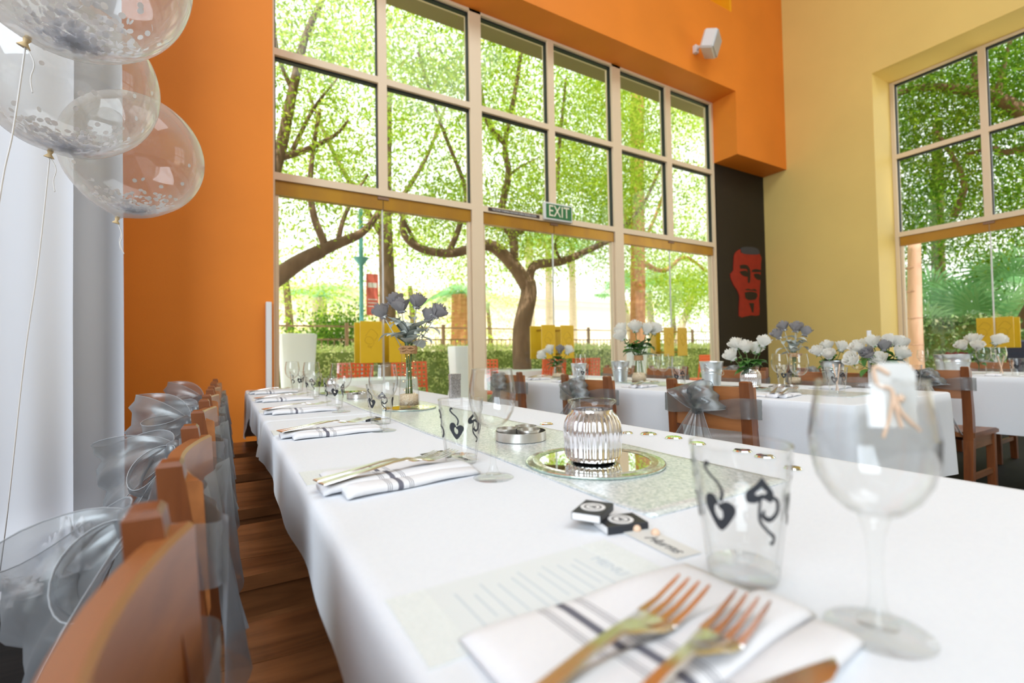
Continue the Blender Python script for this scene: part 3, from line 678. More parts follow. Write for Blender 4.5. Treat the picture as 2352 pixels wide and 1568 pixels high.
def make_fork():
    t = thing('fork', 'x', 'fork'); rings = []
    prof = [(-.10, .0085, .0012, .001), (-.097, .0095, .0013, .0015), (-.06, .0062, .0018, .004), (0, .0036, .0024, .010), (.025, .0036, .0024, .0105), (.040, .0080, .0016, .0075), (.052, .0118, .0011, .0045), (.064, .0128, .0010, .0035)]
    for x, w_, th, z in prof: rings.append([(x, -w_, z), (x, w_, z), (x, w_*.8, z+th), (x, -w_*.8, z+th)])
    MB().loft(rings, cap=True).build('handle', M['steel'], t, smooth=30)
    for k in range(4):
        y = -.0102+k*.0068; MB().loft([[(x, y-w_, z), (x, y+w_, z), (x, y+w_, z+.0011), (x, y-w_, z+.0011)] for x, w_, z in ((.062, .0026, .0035), (.08, .0016, .0048), (.10, .0013, .0085), (.108, .0006, .0105))], cap=True).build('tine', M['steel'], t, smooth=30)
    return t
def make_knife():
    t = thing('knife', 'x', 'knife')
    MB().loft([[(x, -w_, 0), (x, w_, 0), (x, w_*.7, th), (x, -w_*.7, th)] for x, w_, th in ((-.115, .006, .004), (-.11, .0085, .005), (-.05, .007, .006), (0, .0055, .006))], cap=True).build('handle', M['steel'], t, smooth=30)
    MB().loft([[(x, y0, .001), (x, y1, .001), (x, y1, .0018), (x, y0, .0030)] for x, y0, y1 in ((0, -.0055, .006), (.02, -.0095, .006), (.06, -.0115, .006), (.085, -.0095, .006), (.1, -.003, .0055), (.106, .004, .005))], cap=True).build('blade', M['steel'], t, smooth=30)
    return t
def make_menu():
    t = thing('menu_card', 'x', 'menu'); c2 = mat('menu_border', (.70, .76, .76), .6)
    MB().box(-.12, .12, -.052, .052, 0, .0008).build('card', mat('menu_stock', (.77, .81, .82), .6), t)
    gm = sparkle('menu_glitter', (.74, .79, .79), (.86, .90, .90), 900, .5, .0, .3)
    for q0, q1 in ((.088, .12), (-.12, -.085)): MB().box(q0, q1, -.052, .052, .0008, .0010).build('glitter_border', gm, t)
    text('lettering', 'MENU', M['inkl'], .016, t, (.080, 0, .0011), (0, 0, -PI/2), .0001)
    for k, (x, w_) in enumerate([(.062, .030), (.052, .022), (.040, .028), (.026, .034), (.015, .024), (.0, .036), (-.010, .030), (-.026, .026), (-.040, .034), (-.052, .020), (-.066, .030)]):
        MB().box(x-.0011, x+.0011, -w_, w_, .0008, .00095).build('text_line', M['inkl'], t)
    return t
def make_tag():
    t = thing('name_tag', 'x', 'name tag')
    MB().prism([(-.05, -.008), (-.042, -.0165), (.046, -.0165), (.046, .0165), (-.042, .0165), (-.05, .008)], 0, .0007).build('card', M['tagp'], t)
    text('handwriting', 'Hurns', M['ink'], .019, t, (.012, -.002, .0010), (0, 0, 0), .0001, shear=.5)
    MB().tube(cr([(-.062, .010, .0015), (-.05, .004, .004), (-.04, 0, .0045), (-.03, .003, .003)], 4), .0022, 6).build('ribbon', M['ribbon'], t, smooth=True)
    for x, y in ((-.031, 0), (-.012, .010)):
        MB().lathe([(.0003, .007), (.003, .0062), (.0046, .004), (.005, .0015), (.004, .0007)], 12, (x, y, 0)).build('bead', M['ribbon'], t, smooth=True)
    return t
def make_matchbox():
    t = thing('matchbox', 'x', 'matchbox')
    MB().box(-.026, .026, -.018, .018, 0, .0095, .0008).build('sleeve', M['black'], t)
    MB().box(-.0266, .0266, -.0168, .0168, .0008, .0086, .0005).build('tray', M['paperw'], t)
    MB().lathe([(.0005, .0099), (.0148, .0099), (.0148, .0094)], 28).build('round_print', M['paperw'], t)
    MB().lathe([(.0085, .01), (.0105, .01)], 24).build('ring_print', M['ink'], t)
    MB().prism([(-.004, -.004), (.004, -.004), (0, .006)], .0099, .0101).build('mark', M['ink'], t)
    return t
P_ = {k: f() for k, f in dict(goblet=make_goblet, pint=make_pint, napkin=make_napkin, fork=make_fork, knife=make_knife, menu=make_menu, tag=make_tag, match=make_matchbox).items()}
reg(None)
USED = set()
def put(kind, x, y, z, rz, label, group=None, scale=None):
    if kind not in USED:
        USED.add(kind); o = P_[kind]; o.location = (x, y, z); o.rotation_euler = (0, 0, rz); o['label'] = label
        if group: o['group'] = group
        if scale: o.scale = scale
        return o
    return dup(P_[kind], (x, y, z), rz, label, group, scale)
# --- near table settings
Z0 = T
gob = [(.403, .169), (.380, .706), (.370, 1.314), (.3665, 1.861), (.357, 2.515), (.329, 3.057)]
pin = [(.400, .272, .35), (.383, .839, -.75), (.402, 1.46, .5), (.372, 2.02, 1.6), (.385, 2.66, 2.2), (.37, 3.17, .1)]
wch = ['nearest', 'second', 'third', 'fourth', 'fifth', 'farthest']
for i, (x, y) in enumerate(gob): put('goblet', x, y, Z0, i*.3, 'empty wine goblet, '+wch[i]+' from the camera on the near table' if 0 < i < 5 else 'empty wine goblet %s on the near table' % (['large and blurred at the right', '', '', '', '', 'farthest from the camera'][i]), 'goblets on the near table')
for i, (x, y, a) in enumerate(pin): put('pint', x, y, Z0, math.atan2(-y, -x)+[0, .25, -.3, .5, -.6, .8][i], 'clear tumbler with black scroll print, %s on the near table' % (wch[i]+(' one' if i in (0, 5) else ' from the camera')), 'tumblers on the near table')
nap = [(.228, .225, .02), (.225, .795, .03), (.222, 1.375, .0), (.222, 1.985, -.02), (.222, 2.555, .0), (.215, 3.13, .02)]
for i, (x, y, a) in enumerate(nap):
    put('menu', x+.005, y+(.128 if i == 0 else .085), Z0, 0, 'pale menu card under the %s napkin on the near table' % wch[i], 'menu cards on the near table')
    put('napkin', x, y, Z0+.001, a, 'folded white napkin with grey stripes, %s setting of the near table' % wch[i], 'striped napkins on the near table')
    fz = Z0+.0105
    # fork heads aim to +x and away from the camera
    if i == 0:
        put('fork', .185, .228, fz+.003, .2, 'long steel fork lying on the nearest napkin, left one', 'forks on the near table', (1.2, 1.2, 1.2))
        put('fork', .205, .190, fz+.004, .2, 'steel fork lying on the nearest napkin, right one', 'forks on the near table', (1.15, 1.15, 1.15))
        put('knife', .213, .170, fz+.003, -.16, 'steel knife blade beside the forks at the bottom edge', 'knives on the near table', (1, 1, 1))
    else:
        put('fork', x-.006, y+.006, fz+.007, .24, 'left fork on the %s napkin of the near table' % wch[i], 'forks on the near table', (1.08, 1.08, 1.08))
        put('fork', x+.008, y-.016, fz+.008, .28, 'right fork on the %s napkin of the near table' % wch[i], 'forks on the near table')
put('match', .378, .452, Z0+.0095, .55, 'black and white matchbox lying on top of the other, near table', 'favour matchboxes')
put('match', .395, .423, Z0, -.25, 'black and white matchbox underneath, beside the name tag', 'favour matchboxes')
put('match', .358, .905, Z0, .2, 'black matchbox behind the second tumbler', 'favour matchboxes')
put('match', .395, 1.55, Z0, .2, 'small black matchbox behind the third tumbler', 'favour matchboxes')
put('tag', .398, .372, Z0+.001, -1.65, 'grey handwritten name tag with peach ribbon by the nearest tumbler', 'name tags')
put('tag', .402, .885, Z0, -1.5, 'grey name tag seen through the second tumbler', 'name tags')
put('tag', .405, 1.53, Z0, -1.5, 'grey name tag seen behind the third tumbler', 'name tags')
# big name tag hanging over the right edge of the nearest goblet
t = thing('name_tag', 'large grey name tag with peach ribbon hooked over the nearest goblet', 'name tag', (.4365, .168, Z0+.174)); 
MB().prism([(-.012, -.03), (.013, -.03), (.013, .012), (.008, .019), (-.007, .019), (-.012, .012)], -.0004, .0004).tf(lambda p: Matrix.Rotation(-YAW-.35, 3, 'Z') @ Vector((p[0]*1.15, p[2], p[1]))).build('card', M['tagp'], t)
rb = Matrix.Rotation(-YAW-.35, 3, 'Z')
for pl in ([(-.002, -.002, .010), (-.012, -.004, .016), (-.010, -.004, .002), (-.001, -.003, -.002), (-.003, -.004, -.02), (-.008, -.004, -.038)], [(-.001, -.003, -.002), (.004, -.005, -.018), (.015, -.005, -.032)], [(-.001, -.003, -.002), (.001, -.004, -.016), (.004, -.004, -.030)]):
    MB().tube([rb @ Vector(p) for p in cr(pl, 5)], .0013, 6).build('ribbon', M['ribbon'], t, smooth=True)
MB().lathe([(.0002, .003), (.002, .002), (.0028, 0), (.002, -.002), (.0002, -.003)], 12, tuple(rb @ Vector((.004, -.004, -.008)))).build('bead', M['ribbon'], t, smooth=True)
# runner
def runner(name, label, x0, x1, y0, y1):
    def fn(u, v): 
        x = x0+(x1-x0)*u; y = y0+(y1-y0)*v; return (x+.004*math.sin(y*9), y+.0, Z0+.0022+.0006*math.sin(x*40)*math.sin(y*31))
    o = MB().grid(fn, 24, int((y1-y0)*40)).build(name, M['runner'], smooth=True); md = o.modifiers.new('solid', 'SOLIDIFY'); md.thickness = .002; md.offset = -1
    return tag(o, label, 'table runner', 'sequin table runners')
runner('table_runner', 'pale sequined runner down the middle of the near table', .452, .752, .425, 3.40)
runner('table_runner', 'pale sequined runner down the middle of the second table', 2.23, 2.52, 1.0, 3.45)
ZR = Z0+.0028
# mirror plates
def make_plate(r):
    t = thing('mirror_plate', 'x', 'mirror plate')
    MB().lathe([(.0005, 0), (r, 0), (r+.0008, .0018), (r, .0036)], 64).build('edge', M['mirror_edge'], t, smooth=40)
    MB().lathe([(.0005, .0040), (r*.80, .0040), (r*.80, .0034)], 64).build('glass_face', M['mirror'], t)
    MB().lathe([(r*.80, .0044), (r*.9, .0052), (r*.985, .0044), (r, .0034)], 64).build('rhinestone_border', M['rhine'], t)
    return t
P_['plate'] = make_plate(.126); reg(None)
put('plate', .583, .690, ZR, 0, 'round mirror plate under the ribbed silver jar on the near table', 'round mirror plates')
put('plate', .603, 1.79, ZR, 0, 'round mirror plate under the tall vase of grey roses', 'round mirror plates', (.8, .8, 1))
put('plate', .56, 2.80, ZR, 0, 'farthest round mirror plate on the near table', 'round mirror plates')
put('plate', 2.37, 2.33, ZR, 0, 'round mirror plate under the white rose vase on the second table', 'round mirror plates')
put('plate', 2.37, 1.56, ZR, 0, 'round mirror plate under the rose jar on the second table', 'round mirror plates', (.8, .8, 1))
ZP = ZR+.0042
# ribbed jar
def make_jar():
    t = thing('ribbed_jar', 'x', 'jar')
    def md(a, r, z): return 1+.020*math.cos(32*a)*(1 if .004 < z < .083 else 0)
    MB().lathe([(.0005, .001), (.040, .001), (.047, .005), (.0505, .014), (.0515, .035), (.0525, .055), (.0505, .070), (.045, .082), (.0385, .089), (.0375, .094)], 256, mod=md).build('body', M['mercury'], t, smooth=True)
    b = MB().lathe([(.0375, .094), (.0375, .101), (.041, .105), (.0445, .107), (.0448, .109), (.0440, .1105), (.040, .1095), (.036, .104), (.0355, .094)], 64); b.build('neck', M['sglass'], t, smooth=True)
    return t
P_['jar'] = make_jar(); reg(None)
put('jar', .578, .688, ZP, 0, 'ribbed mercury-glass jar on the nearest mirror plate', 'ribbed jars')
put('jar', .505, 2.79, ZP, 0, 'small ribbed jar on the farthest mirror plate of the near table', 'ribbed jars', (.6, .6, .85))
put('jar', 2.40, 1.555, ZP, 0, 'ribbed jar holding white roses on the second table', 'ribbed jars', (.95, .95, 1))
put('jar', 2.95, 1.16, Z0+0, 0, 'ribbed jar with white and grey roses at the table before the cream wall', 'ribbed jars')
# candle tins
def make_tins():
    t = thing('candle_tray', 'x', 'candle tray')
    MB().lathe([(.0005, 0), (.059, 0), (.060, .001), (.060, .021), (.0585, .021), (.0585, .002), (.0005, .002)], 48).build('tray', M['silver'], t, smooth=40)
    for a in (.6, 2.7, 4.8):
        MB().lathe([(.0005, .002), (.026, .002), (.0265, .0275), (.0255, .0275), (.025, .016), (.0005, .016)], 32, (.031*math.cos(a), .031*math.sin(a), 0)).build('tin', M['silver'], t, smooth=40)
    return t
P_['tins'] = make_tins(); reg(None)
put('tins', .598, .972, ZR, 0, 'round steel tray of three tins left of the ribbed jar', 'steel candle trays')
put('tins', .556, 2.40, ZR, .4, 'round steel tray of tins beyond the grey rose vase', 'steel candle trays', (.95, .95, 1))
put('tins', 2.33, 1.34, ZR, .4, 'round steel tray of tins on the second table', 'steel candle trays', (1.1, 1.1, 1.1))
# mirror gems
for i, (x, y, s) in enumerate([(.79, 1.142, 1.1), (.862, .893, .8), (.895, .853, 1.1), (.901, .781, 1.1), (.884, .702, 1), (.892, .60, 1), (.878, .545, 1), (.828, .465, .8)]):
    b = MB().lathe([(.0005, 0), (.018*s, 0), (.0182*s, .002), (.0150*s, .0048), (.0005, .0052)], 24)
    tag(b.build('glass_gem', M['mirror'], smooth=35, loc=(x, y, Z0)), 'small mirrored glass gem on the near table, %s in its row' % ordl(i, 8), 'glass gem', 'mirrored gems on the near table')
# glitter stand
t = thing('glitter_block', 'upright silver glitter block on the right side of the near table', 'table decoration', (.930, 2.10, Z0))
MB().box(-.026, .026, -.012, .012, .0, .112, .002).build('post', M['glitter'], t); MB().box(-.027, .027, -.014, .014, .086, .116, .002).build('cap', M['glitter'], t)

# ================================================================== FLOWERS
def bloom_mesh(m, n=17, R=.030, seed=1, shut=0):
    rr = random.Random(seed); b = MB()
    for k in range(n):
        q = k/(n-1); a0 = k*2.4+rr.uniform(-.2, .2); rad = R*(.14+.84*q); h = R*(2.0-.45*q); half = .75+.25*q; tilt = (.12+.85*q**2)*(1-shut)
        def fn(u, v, a0=a0, rad=rad, h=h, half=half, tilt=tilt, q=q):
            a = a0+(u-.5)*2*half; top = 1-(2*u-1)**2*.30; z = h*v*top; r = rad*math.sin(min(1, v*1.35)*PI/2)*(.80+.20*v)+q*.17*R*max(0, v-.7)/.3*(1-shut)+.0012*math.sin(u*9+k)*v
            curl = -.14*R*q*max(0, v-.75)*4; return (r*math.cos(a), r*math.sin(a), z+curl-.1*R)
        b.grid(fn, 5, 5)
    b.lathe([(.0005, -.004), (R*.35, -.003), (R*.5, .004), (R*.3, .006)], 10)
    return b
def rose_proto(mm, lm, seed, R=.030, slen=.12, nl=3, lf=.022):
    t = thing('rose', 'x', 'flower'); bl = bloom_mesh(mm, 17, R, seed); bl.build('petals', mm, t, smooth=True)
    MB().tube([(0, 0, 0), (.001, 0, -slen*.5), (0, 0, -slen)], .0017, 6).build('stem', M['stem'] if lm is M['leafg'] else M['leafgrey'], t, smooth=True)
    rr = random.Random(seed)
    for k in range(nl):
        a = k*2.3+rr.uniform(0, 1); zz = -slen*(.35+.16*k); ln = lf*rr.uniform(1.5, 2.1)
        def fn(u, v, a=a, zz=zz, ln=ln):
            w_ = lf*.62*math.sin(PI*min(1, .06+v*.94))**.8*(1 if v < .98 else .2); s = (u-.5)*2; out = .004+ln*v
            x = out; y = s*w_; z = zz+ln*.55*v-ln*.45*v*v*1.3+abs(s)*w_*.35
            return (x*math.cos(a)-y*math.sin(a), x*math.sin(a)+y*math.cos(a), z)
        MB().grid(fn, 4, 8).build('leaf', lm, t, smooth=True)
    for k in range(4):
        a = k*PI/2; MB().add([(0, 0, .0), (R*.5*math.cos(a+.3), R*.5*math.sin(a+.3), .004), (R*.75*math.cos(a), R*.75*math.sin(a), -.006), (R*.5*math.cos(a-.3), R*.5*math.sin(a-.3), .004)], [(0, 1, 2, 3)]).build('sepal', lm, t)
    return t
P_['rw'] = rose_proto(M['rosew'], M['leafg'], 3); P_['rg'] = rose_proto(M['roseg'], M['leafgrey'], 5, lf=.026); P_['rgg'] = rose_proto(M['roseg'], M['leafg'], 6, .026); reg(None)
def bouquet(c, zt, spec, where, grp, scale=1.0, sl=.12):
    """c: mouth centre of the vessel; spec: list of (dx, dy, dz, kind); stems run down into the mouth"""
    items = []
    for dx, dy, dz, kind in spec:
        p = Vector((c[0]+dx, c[1]+dy, zt+dz)); items.append((((p.x)*cR.x+p.y*cR.y)/((p.x*fw.x+p.y*fw.y)), p, kind, dx, dy, dz))
    items.sort(key=lambda q: q[0]); n = len(items)
    for i, (_, p, kind, dx, dy, dz) in enumerate(items):
        o = put(kind, p.x, p.y, p.z, 0, '%s rose %s, %s' % ('white' if kind == 'rw' else 'grey', where, ordl(i, n)), grp)
        d = Vector((dx*1.0, dy*1.0, dz+.06)).normalized(); o.rotation_mode = 'QUATERNION'; q = d.to_track_quat('Z', 'X'); o.rotation_quaternion = q @ Matrix.Rotation(i*1.7, 3, 'Z').to_quaternion(); o.scale = (scale,)*3
def make_tallvase():
    t = thing('glass_vase', 'x', 'vase')
    b = MB().lathe([(.0005, .002), (.034, .002), (.0395, .006), (.0395, .03), (.036, .08), (.030, .14), (.0275, .19), (.030, .235), (.032, .245)], 48); b.build('body', M['bottle'], t, smooth=True)
    MB().lathe([(.0005, 0), (.036, 0), (.0385, .006), (.0005, .008)], 32).build('base', M['sglass'], t, smooth=True)
    MB().lathe([(.0005, .008), (.0365, .008), (.0355, .048), (.018, .052), (.0005, .050)], 24).build('pebbles', M['sand'], t, smooth=True)
    b = MB()
    for k in range(7): 
        a = k*.9; b.tube([(.012*math.cos(a), .012*math.sin(a), .05), (.008*math.cos(a+.5), .008*math.sin(a+.5), .15), (.014*math.cos(a), .014*math.sin(a), .25)], .0021, 6)
    b.build('stems', M['stem'], t, smooth=True)
    wire = [(.024*math.cos(k*.5)*(1-.2*k/70), .024*math.sin(k*.5)*(1-.2*k/70), .05+.0025*k) for k in range(70)]
    MB().tube(wire, .0005, 4).build('light_wire', M['copper'], t)
    b = MB()
    for k in range(0, 70, 5): b.lathe([(.0002, -.0016), (.0014, 0), (.0002, .0016)], 8, wire[k])
    b.build('fairy_lights', M['led'], t)
    tw = MB().lathe([(.0318, .205), (.0335, .210), (.0325, .218), (.0345, .226), (.033, .233), (.031, .236)], 32); tw.build('twine', M['twine'], t, smooth=True)
    for s in (-1, 1):
        MB().tube(cr([(0, -.034, .224), (s*.015, -.042, .231), (s*.03, -.038, .223), (s*.014, -.041, .218), (0, -.035, .222)], 5), .003, 6).build('twine_bow', M['twine'], t, smooth=True)
    return t
P_['vase'] = make_tallvase(); reg(None)
put('vase', .607, 1.805, ZP, -.5, 'tall clear vase with twine, fairy lights and grey roses on the near table', 'glass vases')
gz = ZP+.24
e1 = Vector((cR.x, cR.y, 0)).normalized()
def sp_(a, b, z, k): return (e1.x*a+fw.x*b, e1.y*a+fw.y*b, z, k)
bouquet((.607, 1.805), gz, [sp_(-.085, -.03, .105, 'rg'), sp_(-.050, .02, .150, 'rg'), sp_(-.022, -.01, .125, 'rg'), sp_(.036, -.02, .140, 'rg'), sp_(.070, .02, .090, 'rg'), sp_(.105, -.01, .105, 'rg')], 'in the tall vase on the near table', 'grey roses in the tall vase', 1.12)
def loose_leaf(x, y, z, a, el, s, m, lab, grp=None, parent=None):
    def fn(u, v):
        w_ = s*.36*math.sin(PI*min(1, .05+v*.95))**.7; q = (u-.5)*2; X_ = s*v; Y_ = q*w_; Z_ = abs(q)*w_*.3-s*.25*v*v
        X2 = X_*math.cos(el)-Z_*math.sin(el); Z2 = X_*math.sin(el)+Z_*math.cos(el); return (x+X2*math.cos(a)-Y_*math.sin(a), y+X2*math.sin(a)+Y_*math.cos(a), z+Z2)
    return MB().grid(fn, 4, 8).build('leaf', m, parent, smooth=True)
def greens(c, z, n, s, m, label, seed, spread=.03, el=(.1, 1.1)):
    rr = random.Random(seed); t = thing('greenery', label, 'leaves', (c[0], c[1], z))
    MB().tube([(0, 0, -.06), (0, 0, .05)], .0022, 6).build('stem', M['stem'], t)
    for k in range(n):
        a = k*2.4+rr.uniform(-.3, .3); loose_leaf(.005*math.cos(a), .005*math.sin(a), rr.uniform(.0, spread), a, rr.uniform(*el), s*rr.uniform(.7, 1.2), m, None, None, t)
    return t
greens((.607, 1.805), gz-.005, 15, .092, M['leafgrey'], 'dusty grey leaves around the rose stems in the tall vase', 4, .065, (-.2, 1.2))
# second table
def make_carafe():
    t = thing('glass_vase', 'x', 'vase')
    MB().lathe([(.0005, .002), (.034, .002), (.040, .02), (.041, .045), (.035, .08), (.024, .12), (.020, .14), (.024, .155), (.031, .17), (.033, .175)], 40).build('body', M['bottle'], t, smooth=True)
    MB().lathe([(.0005, .004), (.036, .004), (.038, .03), (.03, .05), (.0005, .055)], 24).build('pebbles', M['sand'], t, smooth=True)
    b = MB()
    for k in range(8): 
        a = k*.8; b.tube([(.024*math.cos(a), .024*math.sin(a), .04), (.012*math.cos(a), .012*math.sin(a), .14), (.012*math.cos(a+1), .012*math.sin(a+1), .18)], .0016, 5)
    b.build('stems', M['stem'], t)
    MB().lathe([(.024, .118), (.0265, .123), (.0245, .130), (.0260, .138), (.0235, .146)], 24).build('twine', M['twine'], t, smooth=True)
    return t
P_['carafe'] = make_carafe(); reg(None)
put('carafe', 2.35, 2.313, ZP, 0, 'clear flared vase with twine holding white roses on the second table', 'glass vases', (1.2, 1.2, 1.2))
zc = ZP+.195
bouquet((2.35, 2.313), zc, [sp_(-.095, 0, .085, 'rw'), sp_(-.085, .04, .125, 'rw'), sp_(-.020, -.02, .135, 'rw'), sp_(.055, 0, .120, 'rw'), sp_(.105, .02, .125, 'rw')], 'in the flared vase on the second table', 'white roses in the flared vase', 1.55)
greens((2.35, 2.313), zc-.03, 12, .10, M['leafg'], 'dark green leaves under the white roses in the flared vase', 8, .09, (-.1, 1.0))
bouquet((2.40, 1.555), ZP+.105, [sp_(-.085, 0, .045, 'rw'), sp_(-.055, .02, .10, 'rw'), sp_(-.030, -.02, .085, 'rw'), sp_(.060, -.01, .110, 'rw'), sp_(.045, .03, .075, 'rw')], 'in the ribbed jar on the second table', 'white roses in the ribbed jar', 1.25)
greens((2.40, 1.555), ZP+.10, 14, .075, M['leafg'], 'bright green leaves in the ribbed jar on the second table', 12, .05, (-.3, .9))
put('carafe', 2.40, 3.28, Z0, 1, 'small round vase with twine at the far end of the second table', 'glass vases', (1.3, 1.3, .75))
bouquet((2.40, 3.28), Z0+.135, [sp_(-.11, 0, .035, 'rw'), sp_(-.055, .0, .07, 'rw'), sp_(.012, -.03, .075, 'rgg'), sp_(.075, .02, .065, 'rw')], 'in the small round vase at the far end', 'roses in the small round vase', 1.5)
greens((2.40, 3.28), Z0+.115, 10, .085, M['leafg'], 'green leaves in the small round vase at the far end', 15, .04, (-.1, .9))
put('vase', 2.90, 1.60, Z0, .3, 'tall vase with grey roses before the cream wall', 'glass vases', (.9, .9, .78))
bouquet((2.90, 1.60), Z0+.185, [sp_(-.085, 0, .09, 'rg'), sp_(-.04, .02, .135, 'rg'), sp_(-.005, -.03, .125, 'rg'), sp_(.035, .02, .13, 'rg'), sp_(.060, -.01, .10, 'rg')], 'in the vase before the cream wall', 'grey roses before the cream wall', 1.15)
greens((2.90, 1.60), Z0+.17, 10, .06, M['leafgrey'], 'pale dusty leaves under the grey roses before the cream wall', 18, .06, (0, 1.1))
bouquet((2.95, 1.16), Z0+.105, [sp_(-.165, -.02, .03, 'rw'), sp_(-.12, 0, .085, 'rw'), sp_(-.10, -.03, .055, 'rgg'), sp_(-.055, -.04, .02, 'rw'), sp_(-.035, .03, .105, 'rw'), sp_(.01, .02, .085, 'rgg'), sp_(.045, -.03, .045, 'rw'), sp_(.055, .04, .11, 'rw'), sp_(.085, .02, .10, 'rw')], 'in the full arrangement before the cream wall', 'roses of the full arrangement', 1.3)
greens((2.95, 1.16), Z0+.09, 16, .08, M['leafg'], 'dark green leaves in the full arrangement before the cream wall', 21, .06, (-.5, .8))
tag(MB().tube([(2.975, 1.24, Z0+.0), (2.975, 1.24, Z0+.30)], .0105, 12).build('candle', M['paperw'], smooth=30), 'slim white taper candle behind the full rose arrangement', 'candle')
# buckets
def make_bucket():
    t = thing('metal_bucket', 'x', 'bucket')
    MB().lathe([(.0005, .002), (.046, .002), (.0465, 0), (.052, .055), (.054, .072), (.0560, .075), (.0545, .079), (.0570, .085), (.0590, .088), (.0575, .092), (.064, .138), (.0665, .141), (.064, .144), (.0625, .139), (.046, .006), (.0005, .006)], 48).build('pail', M['galv'], t, smooth=50)
    for s in (-1, 1):
        MB().lathe([(.0005, 0), (.009, 0), (.009, .004), (.0005, .004)], 14).tf(lambda p: (s*(.062+p[2]), p[0], .122+p[1])).build('lug', M['galv'], t)
    pts = [(.066*math.cos(a), -.058*math.sin(a)*.9-.012*math.sin(a), .122-.055*math.sin(a)) for a in [PI*k/24 for k in range(25)]]
    MB().tube(pts, .0016, 6).build('handle', M['silver'], t, smooth=True)
    return t
P_['bucket'] = make_bucket(); reg(None)
put('bucket', 2.40, 2.541, Z0, .5, 'galvanised bucket left of the white rose vase on the second table', 'galvanised buckets')
put('bucket', 2.40, 1.795, Z0, .1, 'galvanised bucket between the flared vase and the ribbed rose jar', 'galvanised buckets')
put('bucket', 2.22, 2.78, Z0, .1, 'galvanised bucket behind the tumbler at the far end of the second table', 'galvanised buckets', (.9, .9, .9))
put('bucket', 3.0, 1.44, Z0, .3, 'small galvanised bucket of white roses before the cream wall', 'galvanised buckets', (.95, .95, .95))
bouquet((3.0, 1.44), Z0+.12, [sp_(-.07, 0, .05, 'rw'), sp_(-.035, -.03, .03, 'rw'), sp_(-.01, .02, .075, 'rw'), sp_(.05, 0, .07, 'rw')], 'in the small bucket before the cream wall', 'roses in the small bucket', 1.2)
greens((3.0, 1.44), Z0+.12, 10, .06, M['leafg'], 'green leaves in the small rose bucket before the cream wall', 25, .03, (0, .9))
bk = put('bucket', 4.72, 1.40, Z0, 1.9, 'large galvanised bucket on the third table at the right', 'galvanised buckets', (1.35, 1.35, 1.05))
put('bucket', 5.05, 1.58, Z0, .3, 'small galvanised bucket behind the large one on the third table', 'galvanised buckets')
t = thing('sweets', 'dark red wrapped sweets heaped in the large bucket', 'sweets', (4.72, 1.40, Z0+.1))
for k in range(14):
    a = k*2.4; r = .018*math.sqrt(k); MB().lathe([(.0005, -.012), (.014, -.006), (.016, .002), (.01, .010), (.0005, .013)], 8, (r*math.cos(a), r*math.sin(a), .046+.004*(k % 3))).build('sweet', M['candy'], t, smooth=True)
bouquet((4.80, 1.30), Z0+.13, [sp_(-.10, 0, .06, 'rw'), sp_(-.03, -.03, .05, 'rw'), sp_(-.01, .03, .10, 'rw'), sp_(.03, .04, .10, 'rw'), sp_(.10, -.02, .09, 'rw'), sp_(.17, .02, .10, 'rw')], 'behind the large bucket on the third table', 'white roses on the third table', 1.4)
tag(MB().lathe([(.0005, 0), (.04, 0), (.045, .06), (.035, .12), (.034, .14)], 24).build('glass_vase', M['bottle'], smooth=True, loc=(4.88, 1.24, Z0)), 'plain vase behind the large bucket on the third table', 'vase', 'glass vases')
# second/third table glassware
for i, (x, y, s, lab) in enumerate([(2.28, 2.83, 1.08, 'beside the round vase at the far end of the second table'), (2.30, 2.134, 1.05, 'left one right of the flared white rose vase'), (2.22, 1.99, 1.05, 'right one right of the flared white rose vase'), (2.42, 1.409, 1.02, 'left of the pair by the candle tray on the second table'), (2.24, 1.215, 1.02, 'right of the pair by the candle tray on the second table'),
     (3.05, 1.33, 1, 'before the full rose arrangement'), (4.66, 1.155, 1.1, 'in front of the wooden sticks on the third table'), (4.72, 1.25, 1.1, 'right beside the large bucket on the third table'), (5.0, 1.75-.05, 1, 'at the far left end of the third table'), (3.1, 3.6-.2, 1, '')]):
    if lab: put('goblet', x, y, Z0, i, 'empty wine goblet '+lab, 'goblets on the other tables', (s,)*3)
for i, (x, y, a, lab) in enumerate([(2.16, 2.66, 1.0, 'at the far end of the second table before a bucket'), (2.15, 1.815, .2, 'between the goblets and the bucket on the second table'), (2.62, 1.50, .9, 'behind the ribbed rose jar on the second table'), (2.38, 1.125, .5, 'with wooden sticks on the second table'),
     (2.86, 1.02, .3, 'before the full rose arrangement'), (4.60, 1.05, .7, 'at the right edge on the third table'), (3.3, 1.78, 0, 'small and far before the cream wall')]):
    if i in (6,): continue
    put('pint', x, y, Z0, math.atan2(-y, -x)+a*.4, 'clear tumbler with black print '+lab, 'tumblers on the other tables', None)
for x, y, lab in ((2.38, 1.125, 'standing in the tumbler on the second table'), (4.66, 1.145, 'leaning between the goblets on the third table')):
    t = thing('wooden_stirrers', 'pair of pale wooden sticks '+lab, 'sticks', (x, y, Z0))
    for s in (-1, 1): MB().tube([(s*.012, s*.01, .014), (-s*.012+.0, -s*.02, .135)], .003, 6).build('stick', M['ribbon'], t)
